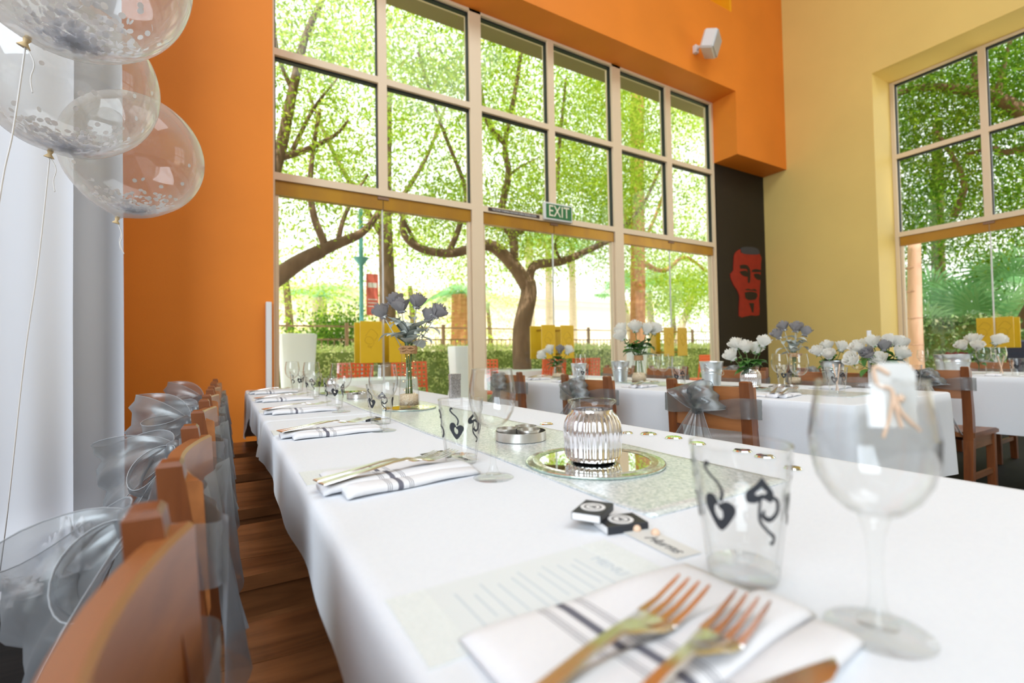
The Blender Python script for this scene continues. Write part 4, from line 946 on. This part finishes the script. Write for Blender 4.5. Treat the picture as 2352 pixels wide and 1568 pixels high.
for i, (x, y, a) in enumerate([(2.06, 2.03, 1.7), (2.07, 2.75, 1.6), (2.07, 1.22, 1.65), (2.10, 3.18, 1.6), (2.68, 1.30, 1.6)]):
    lab = ['second', 'third', 'nearest', 'farthest', 'window-side'][i]
    put('napkin', x, y, Z0+.001, a-1.57, 'folded striped napkin, %s setting of the second table' % lab, 'striped napkins on the second table', (.8, .8, 1))
    if i < 4:
        put('fork', x+.03, y+.02, Z0+.020, .4, 'left fork on the %s napkin of the second table' % lab, 'forks on the second table')
        put('fork', x+.03, y-.03, Z0+.020, .3, 'right fork on the %s napkin of the second table' % lab, 'forks on the second table')
for i, (x, y) in enumerate([(4.55, 1.18), (4.55, .95)]):
    put('napkin', x, y, Z0+.001, .1, 'folded striped napkin on the third table, %s one' % ['left', 'right'][i], 'striped napkins on the third table', (.8, .8, 1))

# ================================================================== DRAPES AND BALLOONS
def drape(x0, x1, y, amp, seed, z1=6.0, slope=0.0, n=150, hem=.0, flare=0):
    def fn(u, v):
        z = hem+(z1-hem)*v; x = x0+(x1-x0)*u; s = (x-x0)
        f = math.sin(s*13+seed+.5*math.sin(s*3))*.6+math.sin(s*29+seed*3)*.25+noise.noise((s*2.2, seed, z*.25))*.9
        k = 1+.5*max(0, 1-z/1.2); pud = max(0, .18-z)/.18
        return (x+flare*(1-v)*(u)*1.0+slope*(z-1.4)*u, y+f*amp*k-pud*pud*.10*(1+.6*math.sin(s*17+seed)), z*(1)+.0)
    return MB().grid(fn, n, 40)
dr = thing('drape', 'floor-length white fabric drape gathered along the left side', 'curtain', (0, 0, 0))
drape(-2.6, -.515, 3.30, .05, 2, flare=.05).build('back_panel', M['drape'], dr, smooth=True)
drape(-2.8, -.655, 3.05, .045, 5, flare=.015).build('front_panel', M['drape'], dr, smooth=True)
def crumple(c, s, seed, sc_=(1, 1, 1)):
    b = MB()
    def fn(u, v):
        a = u*2*PI; p = v*PI*.5; d = Vector((math.cos(a)*math.cos(p), math.sin(a)*math.cos(p), math.sin(p))); n = noise.noise(d*2.1+Vector((seed, 0, 0)))+.5*noise.noise(d*5+Vector((seed, 3, 0))); r = s*(1+.55*n+.12*math.sin(a*7+seed+p*5))
        return (c[0]+d.x*r*sc_[0], c[1]+d.y*r*sc_[1], max(.002, c[2]+d.z*r*sc_[2]))
    return b.grid(fn, 56, 22)
for c, s, sd, q in [((-.80, 2.75, 0), .10, 3, (1.2, .9, .7)), ((-.93, 2.55, 0), .12, 6, (1, 1, 1.0)), ((-.98, 2.35, 0), .12, 9, (1, 1, 1.3)), ((-.62, 3.0, 0), .12, 12, (.8, .8, 1.5)), ((-.66, 3.02, .0), .10, 15, (.7, .7, 1.5))]:
    crumple(c, s, sd, q).build('bunched_fabric', M['drape'], dr, smooth=True)
def balloon(c, r, knot, label, seed, rib, curl=False, squash=1.0):
    c = Vector(c); k = Vector(knot); ax = (c-k).normalized(); t = thing('confetti_balloon', label, 'balloon', tuple(k), 0, 'clear confetti balloons')
    q = ax.to_track_quat('Z', 'Y'); prof = []; dist = (c-k).length
    for i in range(41):
        a = -PI/2+PI*i/40; rr_ = r*math.cos(a); zz = dist+r*squash*math.sin(a)
        if a < -.9: f = (a+PI/2)/(PI/2-.9); f = min(1, f); zz = zz*f**.35 if f > 0 else 0; rr_ = max(.006, rr_)
        prof.append((max(.0005, rr_), max(.006, zz)))
    MB().lathe(prof, 56).tf(lambda p: q @ Vector(p)).build('balloon_skin', M['balloon'], t, smooth=True)
    MB().lathe([(.005, .012), (.0065, .004), (.004, -.002), (.010, -.010), (.011, -.012), (.003, -.010)], 14).tf(lambda p: q @ Vector(p)).build('knot', mat('latex_knot', (.80, .58, .30), .5), t, smooth=True)
    rr = random.Random(seed); b = MB()
    for i in range(640):
        d = Vector((rr.gauss(0, 1), rr.gauss(0, 1), rr.gauss(0, 1))).normalized()
        if i < 622:   # pile along the lowest inside
            th = abs(rr.gauss(0, .36)); ph = rr.uniform(0, 2*PI); d = Vector((math.sin(th)*math.cos(ph), math.sin(th)*math.sin(ph), -math.cos(th)))
            rad = r*(.975-.10*rr.random()*max(0, 1-th))
        else: rad = r*.985
        p = (c-k)+d*rad; nrm = (d+Vector((rr.gauss(0, .35), rr.gauss(0, .35), rr.gauss(0, .35)))).normalized() if i < 622 else d
        b.disc(p, .0064, 8, nrm)
    o = b.build('confetti', M['confetti'], t); o['kind'] = 'stuff'
    P = cr([Vector(x)-k for x in rib], 8); MB().tube(P, .0016, 5).build('ribbon', mat('white_ribbon', (.85, .82, .8), .4), t, smooth=True)
    MB().tube(cr([(0, 0, -.008), (.012, 0, -.04), (.006, .004, -.07), (.010, 0, -.10)], 5), .0012, 5).build('ribbon_end', mat('white_ribbon', (.85, .82, .8), .4), t, smooth=True)
    return t
k1 = (-.340, 1.289, 1.597); k2 = (-.394, 1.673, 1.506); k3 = (-.313, 2.034, 1.432)
balloon((-.262, 1.255, 1.790), .200, k1, 'clear confetti balloon cut off by the top edge, nearest of three', 1, [k1, tuple(at(30, 300, Y=1.30)), tuple(at(0, 450, Y=1.31)), tuple(at(-60, 900, Y=1.33))])
balloon((-.352, 1.640, 1.698), .194, k2, 'clear confetti balloon in the middle of the three', 2, [k2, tuple(at(88, 600, Y=1.68)), tuple(at(55, 830, Y=1.70)), tuple(at(20, 1150, Y=1.72)), tuple(at(0, 1310, Y=1.80))])
balloon((-.262, 2.005, 1.648), .197, k3, 'clear confetti balloon farthest right, in front of the orange wall', 3, [k3, tuple(at(280, 540, Y=2.03)), tuple(at(276, 560, Y=2.03)), tuple(at(285, 583, Y=2.03))])

# ================================================================== OUTDOORS
struct('ground', MB().box(-30, 60, 4.42, 60, -.14, -.02), M['patio']); struct('ground_east', MB().box(7.72, 60, -30, 4.42, -.14, -.02), M['patio'])
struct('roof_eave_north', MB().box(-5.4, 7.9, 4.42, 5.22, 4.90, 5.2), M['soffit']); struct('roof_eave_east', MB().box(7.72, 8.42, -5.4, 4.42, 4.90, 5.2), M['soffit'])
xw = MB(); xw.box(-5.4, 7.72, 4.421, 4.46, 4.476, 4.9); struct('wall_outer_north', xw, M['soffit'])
xw = MB(); xw.box(-5.4, .26, 4.421, 4.47, 0, 4.475); xw.box(-5.4, 7.72, 4.421, 4.47, 5.2, 5.54); xw.box(5.99, 7.72, 4.421, 4.47, 0, 4.475); xw.box(-5.4, 4.5, 4.421, 4.47, 5.54, 8); struct('bounce_cladding_north', xw, M['bldg'])  # unseen pale skin added to keep orange bounce off the patio covers
def leaves(name, m, parent, centers, per, spread, size, seed, asp=.32, droop=.4, kind='stuff', loc=(0, 0, 0)):
    rs = np.random.RandomState(seed); C = np.array(centers, float)
    C = np.repeat(C, per, axis=0); n = len(C); P = C[:, :3]+rs.normal(0, 1, (n, 3))*np.array(spread)
    d = rs.normal(0, 1, (n, 3)); d[:, 2] -= droop; d /= np.linalg.norm(d, axis=1)[:, None]
    r = rs.normal(0, 1, (n, 3)); w_ = np.cross(d, r); w_ /= np.linalg.norm(w_, axis=1)[:, None]; nn = np.cross(d, w_)
    s = size*rs.uniform(.6, 1.35, n)[:, None]
    a = P-d*s*.5; b_ = P+d*s*.5; c1 = P+w_*s*asp*.5+nn*s*.06; c2 = P-w_*s*asp*.5+nn*s*.06
    V = np.stack([a, c1, b_, c2], 1).reshape(-1, 3)-np.array(loc); Fi = np.arange(n*4).reshape(n, 4)
    me = bpy.data.meshes.new(name); me.vertices.add(n*4); me.vertices.foreach_set('co', V.ravel()); me.loops.add(n*4); me.loops.foreach_set('vertex_index', Fi.ravel())
    me.polygons.add(n); me.polygons.foreach_set('loop_start', np.arange(0, n*4, 4)); me.polygons.foreach_set('loop_total', np.full(n, 4)); me.update(calc_edges=True)
    at_ = me.attributes.new('rnd', 'FLOAT', 'POINT'); cl = np.repeat(rs.uniform(0, 1, len(centers)), per)*.55+rs.uniform(0, 1, n)*.45; at_.data.foreach_set('value', np.repeat(cl, 4))
    me.materials.append(m); o = bpy.data.objects.new(name, me); col.objects.link(o)
    if parent: o.parent = parent
    if kind: o['kind'] = kind
    return o
def limb(b, pts, r0_, r1_, k=6):
    P = cr(pts, 5); n = len(P); b.tube(P, [r0_+(r1_-r0_)*i/(n-1) for i in range(n)], k)
def pix(Y, *pp, dy=0): return [tuple(at(x, y, Y=Y+(dy*i/(len(pp)-1) if len(pp) > 1 else 0))) for i, (x, y) in enumerate(pp)]
def rel(pts, o): return [(p[0]-o[0], p[1]-o[1], p[2]-o[2]) for p in pts]
def blobs(seed, n, x, y, z, skip=0.0):
    rs = random.Random(seed); out = []
    while len(out) < n:
        p = (rs.uniform(*x), rs.uniform(*y), rs.uniform(*z))
        if noise.noise(Vector(p)*.9+Vector((seed, 0, 0)))+.5*noise.noise(Vector(p)*2.2) > skip-.35+.0: out.append(p)
    return out
def tree(name, label, base, limbs, leafargs, bark='bark', grp='trees outside the windows'):
    t = thing(name, label, 'tree', base, 0, grp)
    for i, (pts, a, b_) in enumerate(limbs): 
        q = MB(); limb(q, rel(pts, base), a, b_, 10 if i == 0 else 6); q.build('trunk' if i == 0 else 'branch', M[bark], t, smooth=True)
    if leafargs:
        m_, cs, per, spr, sz, sd = leafargs; leaves('foliage', m_, t, cs, per, spr, sz, sd, loc=base)
    return t
Ym = 6.5
bm = at(1200, 860, Y=Ym); bm = (bm.x, Ym, 0)
tree('tree', 'forked tree seen through the middle doors, with thick low limbs', bm, [
    ([bm]+pix(Ym, (1200, 860), (1198, 760), (1214, 680), (1212, 645)), .16, .125),
    (pix(Ym, (1212, 660), (1180, 610), (1130, 565), (1085, 570), (1030, 582), (960, 568), (925, 530), (930, 470)), .12, .03),
    (pix(Ym, (1180, 610), (1178, 545), (1150, 500), (1168, 400), (1160, 330), (1185, 200), (1205, 60)), .085, .03, ),
    (pix(Ym, (1215, 650), (1228, 610), (1290, 600), (1350, 575), (1405, 545), (1470, 480), (1520, 380)), .085, .03),
    (pix(Ym, (1160, 330), (1120, 280), (1100, 180), (1080, 60)), .05, .02), (pix(Ym, (1180, 540), (1230, 500), (1275, 430), (1285, 330), (1300, 180)), .06, .02),
    (pix(Ym, (1030, 582), (1055, 520), (1070, 440), (1030, 330), (1000, 250), (960, 120)), .05, .02), (pix(Ym, (1290, 600), (1275, 560), (1300, 500)), .03, .012), (pix(Ym, (960, 568), (900, 450), (880, 380)), .03, .01),
    (pix(Ym, (1172, 400), (1200, 380), (1240, 360)), .025, .008)],
    (M['leafA'], blobs(1, 430, (2.3, 7.4), (5.7, 7.6), (3.0, 7.6), .18)+[tuple(at(x, y, Y=Ym+R_.uniform(-.4, .6))) for x, y in [(R_.uniform(1130, 1420), R_.uniform(500, 600)) for _ in range(26)]], 100, (.22, .22, .19), .075, 3))
Yl = 6.2; bl = (-.9, Yl, 0)
tree('tree', 'leaning tree at the left edge of the windows, limb reaching right', bl, [
    ([bl, (-.5, Yl, 1.2)]+pix(Yl, (600, 660), (690, 600), (760, 565), (830, 535), (870, 490)), .15, .03),
    (pix(Yl, (690, 600), (745, 575), (722, 500), (712, 430), (720, 340), (735, 250)), .06, .02), (pix(Yl, (775, 560), (790, 500), (820, 440), (845, 400)), .035, .012),
    ([(-.5, Yl, 1.4)]+pix(Yl, (600, 440), (640, 360), (672, 210), (700, 90), (740, 0)), .10, .03), (pix(Yl, (640, 362), (700, 345), (770, 310), (800, 275)), .05, .012), (pix(Yl, (672, 345), (720, 250), (775, 180)), .03, .01), (pix(Yl, (672, 210), (640, 130), (630, 40)), .03, .012)],
    (M['leafA'], blobs(2, 300, (-.9, 3.0), (5.4, 7.4), (2.6, 7.8), .15), 100, (.22, .22, .19), .07, 5))
Y2 = 8.5; b2 = (2.47, Y2, 0)
tree('tree', 'straight trunk behind the grey roses, hung with narrow leaves', b2, [([b2, (2.48, Y2, 2), (2.45, Y2, 3.6), (2.5, Y2, 6)], .17, .10), ([(2.46, Y2, 3.4), (3.2, Y2, 4.6), (3.8, Y2+.3, 6)], .06, .02), ([(2.46, Y2, 3.0), (1.6, Y2, 4.4), (1.2, Y2+.3, 5.6)], .06, .02)],
    (M['leafA'], blobs(5, 260, (.4, 6), (8, 10.5), (2.7, 8.6), .15), 90, (.28, .28, .24), .085, 6))
Y3 = 8.0; b3 = (8.12, Y3, 0)
tree('tree', 'thick reddish trunk seen through the right doors of the orange wall', b3, [([b3, (8.12, Y3, 1.3), (8.18, Y3, 3), (8.22, Y3, 5.2), (8.3, Y3, 7)], .185, .15), ([(8.2, Y3, 3.1), (9.0, Y3, 2.9), (9.8, Y3, 3.3), (10.6, Y3, 3.0)], .07, .03), ([(8.2, Y3, 3.4), (7.6, Y3, 4.6), (7.4, Y3, 6)], .07, .02), ([(8.2, Y3, 3.2), (8.9, Y3, 4.4), (9.4, Y3, 5.6)], .05, .02)],
    (M['leafA'], blobs(6, 420, (5.6, 12.5), (6.6, 9.8), (2.75, 8.2), -.05)+blobs(7, 60, (8.6, 11.5), (7.5, 9), (2.0, 3.0), -.2), 105, (.26, .26, .22), .085, 7), 'barkp')
for i, (x, y, zc_, lab) in enumerate([(1.2, 12.5, 2.6, 'hazy yellow-green tree far behind the left doors'), (4.6, 13.5, 3.6, 'hazy yellow-green tree far behind the grey roses'), (9.0, 17, 3.4, 'pale distant tree between the slender palms'), (14.5, 12.5, 3.0, 'leafy tree far behind the right doors')]):
    tree('tree', lab, (x, y, 0), [([(x, y, 0), (x+.1, y, 1.5), (x, y, 3)], .12, .07)], (M['leafA'], blobs(60+i, 150, (x-1.8, x+1.8), (y-.8, y+.8), (1.1, zc_+1.2), -.1), 34, (.3, .3, .28), .10, 61+i))
# east garden trees
bt = (11.6, 3.2, 0)
tree('tree', 'dark-limbed tree filling the window in the cream wall', bt, [([bt, (11.6, 2.4, 1.6), (11.3, 1.9, 3.3)]+[tuple(at(x, y, X=11)) for x, y in ((2420, 330), (2352, 262), (2290, 225), (2200, 205), (2120, 200), (2060, 215))], .17, .05),
    ([tuple(at(x, y, X=11)) for x, y in ((2420, 300), (2352, 340), (2300, 350), (2280, 340), (2220, 355))], .07, .03), ([tuple(at(x, y, X=11)) for x, y in ((2290, 225), (2305, 150), (2330, 60))], .06, .02), ([tuple(at(x, y, X=11)) for x, y in ((2190, 500), (2205, 460), (2215, 430), (2200, 380), (2150, 300))], .07, .03), ([tuple(at(x, y, X=11)) for x, y in ((2240, 208), (2235, 130), (2215, 60))], .05, .02)],
    (M['leafB'], blobs(8, 900, (10.2, 13.2), (1.8, 6.0), (2.7, 8.2), -.3), 80, (.26, .26, .22), .085, 9))
bt = (16.5, 5.2, 0)
tree('tree', 'deeper green tree standing behind in the east garden', bt, [([bt, (16.5, 5.2, 3), (16.2, 5, 7)], .2, .1)], (M['leafB'], blobs(9, 420, (14, 18), (2.6, 8.5), (1.2, 10), -.2), 80, (.4, .4, .35), .12, 10))
t = thing('bare_palm', 'pinkish bare trunk just inside the window of the cream wall', 'tree', (10.0, 3.49, 0))
MB().tube([(0, 0, 0), (0, .0, 1.4), (0, -.03, 2.6), (0, -.04, 2.84)], [.115, .105, .09, .085], 14).build('trunk', mat('pink_bark', (.62, .38, .28), .8), t, smooth=True)
for zz in (.6, 1.0, 1.45, 1.9, 2.3): MB().lathe([(.118, zz), (.122, zz+.01), (.118, zz+.02)], 14).tf(lambda p: (p[0]*(1-.07*p[2]), p[1]*(1-.07*p[2]), p[2])).build('bark_ring', mat('pink_bark_dark', (.42, .24, .17), .8), t)
def palm(name, label, base, h, rt, nf, fl, seed, lean=(0, 0), fan=False, bark='barkl', grp='palms outside'):
    rr = random.Random(seed); t = thing(name, label, 'palm', base, 0, grp)
    top = (lean[0], lean[1], h); MB().tube(cr([(0, 0, 0), (lean[0]*.4, lean[1]*.4, h*.5), top], 6), [rt*(1.15-.3*i/12) for i in range(13)], 10).build('trunk', M[bark], t, smooth=True)
    for k in range(nf):
        a = 2*PI*k/nf+rr.uniform(-.2, .2); e = rr.uniform(-.1, 1.2); V = []; Fc = []; ln = fl*rr.uniform(.8, 1.1); b = MB()
        if fan:
            c = Vector(top)+Vector((math.cos(a)*math.cos(e), math.sin(a)*math.cos(e), math.sin(e)))*ln*.5
            b.tube([top, tuple(c)], .008, 4); d = (c-Vector(top)).normalized(); s = d.cross(Vector((0, 0, 1))).normalized(); u = s.cross(d)
            for q in range(19):
                th = (q/18-.5)*3.6; dd = (d*math.cos(th)+s*math.sin(th)).normalized(); w_ = dd.cross(u).normalized()*.018*ln*1.4; tip = c+dd*ln*.62-Vector((0, 0, .12*ln)); mid = c+dd*ln*.33
                b.add([c, mid+w_, tip, mid-w_], [(0, 1, 2, 3)])
        else:
            pts = []
            for q in range(9):
                v = q/8; pts.append(Vector(top)+Vector((math.cos(a), math.sin(a), 0))*ln*v*math.cos(e*.6)+Vector((0, 0, ln*(math.sin(e)*v-.85*v*v))))
            b.tube(pts, [.014*(1-.8*i/8) for i in range(9)], 4)
            for q in range(1, 33):
                v = q/33*8; i = min(7, int(v)); p = pts[i].lerp(pts[i+1], v-i); d = (pts[i+1]-pts[i]).normalized(); s = d.cross(Vector((0, 0, 1))).normalized()
                for sg in (-1, 1):
                    L2 = ln*.22*math.sin(PI*min(.97, .12+q/36)); tip = p+s*sg*L2*.8+d*L2*.5-Vector((0, 0, L2*.45)); b.add([p, (p+tip)/2+d*.014, tip, (p+tip)/2-d*.014], [(0, 1, 2, 3)])
        o = b.build('frond', M['leafP'], t); atr = o.data.attributes.new('rnd', 'FLOAT', 'POINT'); atr.data.foreach_set('value', [rr.random()]*len(o.data.vertices))
    return t
palm('palm_tree', 'squat palm with brown trunk behind the fence, between the left doors', (5.97, 13, 0), 2.75, .30, 16, 1.5, 1, bark='barkp')
palm('palm_tree', 'slender pale palm behind the fence, left of the middle door post', (9.4, 14.5, 0), 5.0, .16, 14, 1.6, 2)
palm('palm_tree', 'slender pale palm behind the fence, in the middle doors', (10.6, 15.0, 0), 5.4, .14, 14, 1.6, 3)
palm('palm_tree', 'slender speckled palm behind the fence, right of the middle doors', (11.9, 15.2, 0), 5.2, .15, 14, 1.6, 4)
palm('palm_tree', 'leaning fan palm behind the right doors, left stem', (11.4, 11.2, 0), 2.7, .13, 12, 1.0, 5, (-.7, 0), True)
palm('palm_tree', 'leaning fan palm behind the right doors, middle stem', (12.1, 11.2, 0), 2.9, .12, 12, 1.0, 6, (-.1, .1), True)
palm('palm_tree', 'leaning fan palm behind the right doors, right stem', (12.6, 11.0, 0), 2.9, .12, 12, 1.0, 7, (1.2, 0), True)
palm('palm_tree', 'arching palm far behind the left doors', (2.2, 14, 0), 2.6, .22, 14, 1.8, 8)
palm('fan_palm', 'low fan palm left in the east garden beyond the cream wall', (12.2, 4.0, 0), .95, .12, 15, 1.35, 9, (0, 0), True, grp='fan palms in the east garden')
palm('fan_palm', 'low fan palm in the middle of the east garden', (12.8, 3.4, 0), 1.05, .12, 15, 1.45, 10, (0, 0), True, grp='fan palms in the east garden')
palm('fan_palm', 'tall-stemmed fan palm right in the east garden', (13.6, 3.1, 0), 1.9, .14, 15, 1.3, 11, (0, 0), True, 'barkp', grp='fan palms in the east garden')
palm('fan_palm', 'pale fan palm at the back of the east garden', (14.5, 4.6, 0), 1.7, .12, 15, 1.6, 12, (0, 0), True, grp='fan palms in the east garden')
def hedge(name, label, x0, x1, y0, y1, h, m, n, seed, sz=.05):
    rs = np.random.RandomState(seed); t = thing(name, label, 'hedge', ((x0+x1)/2, (y0+y1)/2, 0)); cx, cy_ = (x0+x1)/2, (y0+y1)/2
    MB().box(x0-cx+.06, x1-cx-.06, y0-cy_+.06, y1-cy_-.06, 0, h-.06).build('hedge_core', mat('hedge_core', (.16, .22, .05), .9), t)
    C = []
    for _ in range(n):
        f = rs.rand()
        if f < .45: C.append((rs.uniform(x0, x1), y0+rs.normal(0, .02), rs.uniform(0.05, h)))
        elif f < .75: C.append((rs.uniform(x0, x1), rs.uniform(y0, y1), h+rs.normal(0, .03)))
        elif f < .9: C.append((x0+rs.normal(0, .02), rs.uniform(y0, y1), rs.uniform(.05, h)))
        else: C.append((rs.uniform(x0, x1), y1, rs.uniform(0.05, h)))
    leaves('foliage', m, t, C, 4, (.03, .03, .03), sz, seed, asp=.5, droop=0, loc=(cx, cy_, 0)); return t
hedge('hedge', 'clipped light green hedge running in front of the iron fence', .2, 15, 8.45, 9.15, 1.10, M['leafH'], 9000, 31)
hedge('hedge', 'variegated leafy hedge below the window of the cream wall', 10.4, 11.1, 2.55, 3.62, 1.38, M['ivy'], 2600, 32, .07)
hedge('hedge', 'low hedge behind the gold handles in the east garden', 10.9, 11.7, .6, 2.5, 1.15, M['ivy'], 2400, 33, .07)
rsb = np.random.RandomState(5)
t = thing('shrub', 'round dark green shrub left behind the hedge', 'shrub', (2.0, 10.7, 0)); MB().tube([(0, 0, 0), (0, 0, 1)], .05, 6).build('trunk', M['bark'], t)
leaves('foliage', M['leafB'], t, [(2.0+rsb.normal(0, .45), 10.7+rsb.normal(0, .25), 1.45+rsb.normal(0, .22)) for _ in range(160)], 30, (.12, .12, .1), .07, 41, asp=.5, droop=0, loc=(2.0, 10.7, 0))
# iron fence
fn_ = thing('iron_fence', 'brown iron railing with thin pickets behind the hedge', 'fence', (8, 9.6, 0))
for zz in (1.55, 1.30, .12): MB().box(-8, 8, -.015, .015, zz-.015, zz+.015).build('rail', M['iron'], fn_)
for k in range(9): MB().box(-8+k*2-.03, -8+k*2+.03, -.03, .03, 0, 1.62).build('fence_post', M['iron'], fn_)
pk = MB().box(-.008, .008, -.008, .008, .12, 1.30).mesh('picket', M['iron'])
for k in range(140):
    if k % 17.5 == 0: continue
    o = bpy.data.objects.new('picket', pk); col.objects.link(o); o.parent = fn_; o.location = (-8+(k+.5)*16/140, 0, 0)
fr_ = thing('wooden_railing', 'low wooden rail with short balusters above the east hedge', 'fence', (11.25, 3.1, -.02))
MB().box(-.03, .03, -.5, .52, 1.44, 1.48).build('rail', M['barkl'], fr_); MB().box(-.03, .03, -.5, .5, .9, .94).build('rail', M['barkl'], fr_)
for k in range(9): MB().box(-.02, .02, -.48+k*.12, -.44+k*.12, .9, 1.40).build('baluster', M['barkl'], fr_)
MB().box(-.05, .05, .48, .58, 0, 1.5).build('fence_post', M['barkl'], fr_)
# far building
bd = thing('far_building', 'pale sunlit building with horizontal ledges beyond the palms', 'building', (12, 24, 0))
MB().box(-14, 14, 0, 4, 0, 4.2).build('wall', M['bldg'], bd)
for zz in (1.6, 2.3, 3.0, 3.7): MB().box(-14.05, 14.05, -.12, 0, zz, zz+.14).build('ledge', M['frame'], bd)
MB().box(-14.3, 14.3, -.3, 4.3, 4.2, 4.4).build('roof', M['frame'], bd)
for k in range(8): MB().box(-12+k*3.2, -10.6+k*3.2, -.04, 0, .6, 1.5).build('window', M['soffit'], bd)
# rocks and hillside of the east garden
for i, (x, y, s) in enumerate([(14.6, 3.3, .34), (15.3, 4.3, .42), (15.8, 3.2, .40), (15.0, 2.3, .36), (16.6, 5.0, .42)]):
    b = crumple((0, 0, 0), s, i*7, (1, 1, 1.6+i*.25)); tag(b.build('garden_rock', M['barkl'], loc=(x, y, -.02)), 'pale boulder in the east garden, %s' % ordl(i, 5), 'rock', 'boulders in the east garden')
# patio furniture
def cover_table(label, x, y, w0, w1, h):
    t = thing('cocktail_table', label, 'table', (x, y, -.02), 0, 'covered cocktail tables outside')
    rings = []
    for z, r in ((0, w1), (.25, w1*.72), (.6, w0*.82), (h*.9, w0*.97), (h-.02, w0), (h, w0*.985), (h+.005, w0*.9)):
        ring = []
        for k in range(32):
            a = 2*PI*k/32; sq = 1/max(abs(math.cos(a)), abs(math.sin(a))); rr_ = r*(1+(min(sq, 1.28)-1)*.8); ring.append((rr_*math.cos(a), rr_*math.sin(a), z))
        rings.append(ring)
    MB().loft(rings, cap=True).build('stretch_cover', M['cover'], t, smooth=40); return t
cover_table('tall white covered table outside the left doors, beside the glass', .70, 6.0, .20, .36, 1.25)
cover_table('tall white covered table outside near the first window post', 2.74, 6.0, .145, .26, 1.10)
cover_table('tall white covered table outside the right doors', 5.55, 5.6, .20, .33, 1.10)
def patio_chair(): 
    t = thing('patio_chair', 'x', 'chair')
    for s in (-1, 1):
        MB().tube([(s*.22, -.18, 0), (s*.22, -.2, .45), (s*.21, -.25, .88)], .012, 6).build('leg', M['orch'], t); MB().tube([(s*.22, .2, 0), (s*.22, .2, .44)], .012, 6).build('leg', M['orch'], t)
    MB().box(-.22, .22, -.2, .22, .43, .455, .004).build('seat', M['orch'], t)
    b = MB()
    for k in range(9): x = -.21+k*.0525; b.box(x-.012, x+.012, -.262, -.238, .60, .90)
    for k in range(7): z = .60+k*.05; b.box(-.222, .222, -.264, -.236, z-.012, z+.012)
    b.tf(lambda p: (p[0], p[1]+(.9-p[2])*.06, p[2])).build('perforated_back', M['orch'], t); return t
P_['pch'] = patio_chair(); reg(None)
for i, (x, y, a) in enumerate([(3.70, 5.45, .2), (4.45, 5.6, -.15), (1.35, 6.35, .1), (2.10, 6.1, -.5), (7.85, 6.2, 0), (3.15, 6.15, 2.6)]):
    put('pch', x, y, -.02, a, 'orange perforated patio chair outside, '+['left of the pair in the middle doors', 'right of the pair in the middle doors', 'left behind the goblets', 'right behind the goblets', 'farthest right in the right doors', 'one turned around in the middle doors'][i], 'orange patio chairs')
def ptable(x, y, lab):
    t = thing('patio_table', lab, 'table', (x, y, -.02)); MB().lathe([(.0005, .74), (.42, .74), (.425, .72), (.44, .50), (.46, .30)], 40, mod=lambda a, r, z: 1+(.03*math.cos(9*a) if z < .6 else 0)).build('tablecloth_cover', M['cloth'], t, smooth=40); MB().tube([(0, 0, 0), (0, 0, .73)], .04, 8).build('leg', M['iron'], t)
ptable(1.45, 5.35, 'round patio table with white cloth behind the far goblets'); ptable(3.95, 6.25, 'round patio table with white cloth in the middle doors')
t = thing('navy_chair', 'dark navy canvas chair at the right edge of the east garden', 'chair', (9.0, 1.95, -.02))
MB().box(-.22, .22, -.25, .25, .42, .46, .01).build('seat', M['navy'], t); MB().box(.18, .24, -.25, .25, .46, 1.06, .02).build('backrest', M['navy'], t)
for sx in (-1, 1):
    for sy in (-1, 1): MB().box(sx*.2-.02, sx*.2+.02, sy*.22-.02, sy*.22+.02, 0, .43).build('leg', M['iron'], t)
t = thing('lamp_post', 'thin teal lamp post with red banner beyond the left doors', 'lamp post', (1.665, 7.0, -.02))
MB().tube([(0, 0, 0), (0, 0, 3.1)], .03, 8).build('pole', M['teal'], t); MB().lathe([(.11, 2.40), (.02, 2.28)], 16).build('shade', M['teal'], t)
MB().box(.07, .24, -.01, .01, 1.58, 2.18, .002).build('banner', M['redb'], t); MB().box(.09, .22, -.012, -.010, 1.98, 2.05).build('banner_stripe', M['paperw'], t)
for k in range(3): MB().box(.09, .22, -.012, -.010, 1.80-k*.05, 1.815-k*.05).build('banner_line', M['paperw'], t)
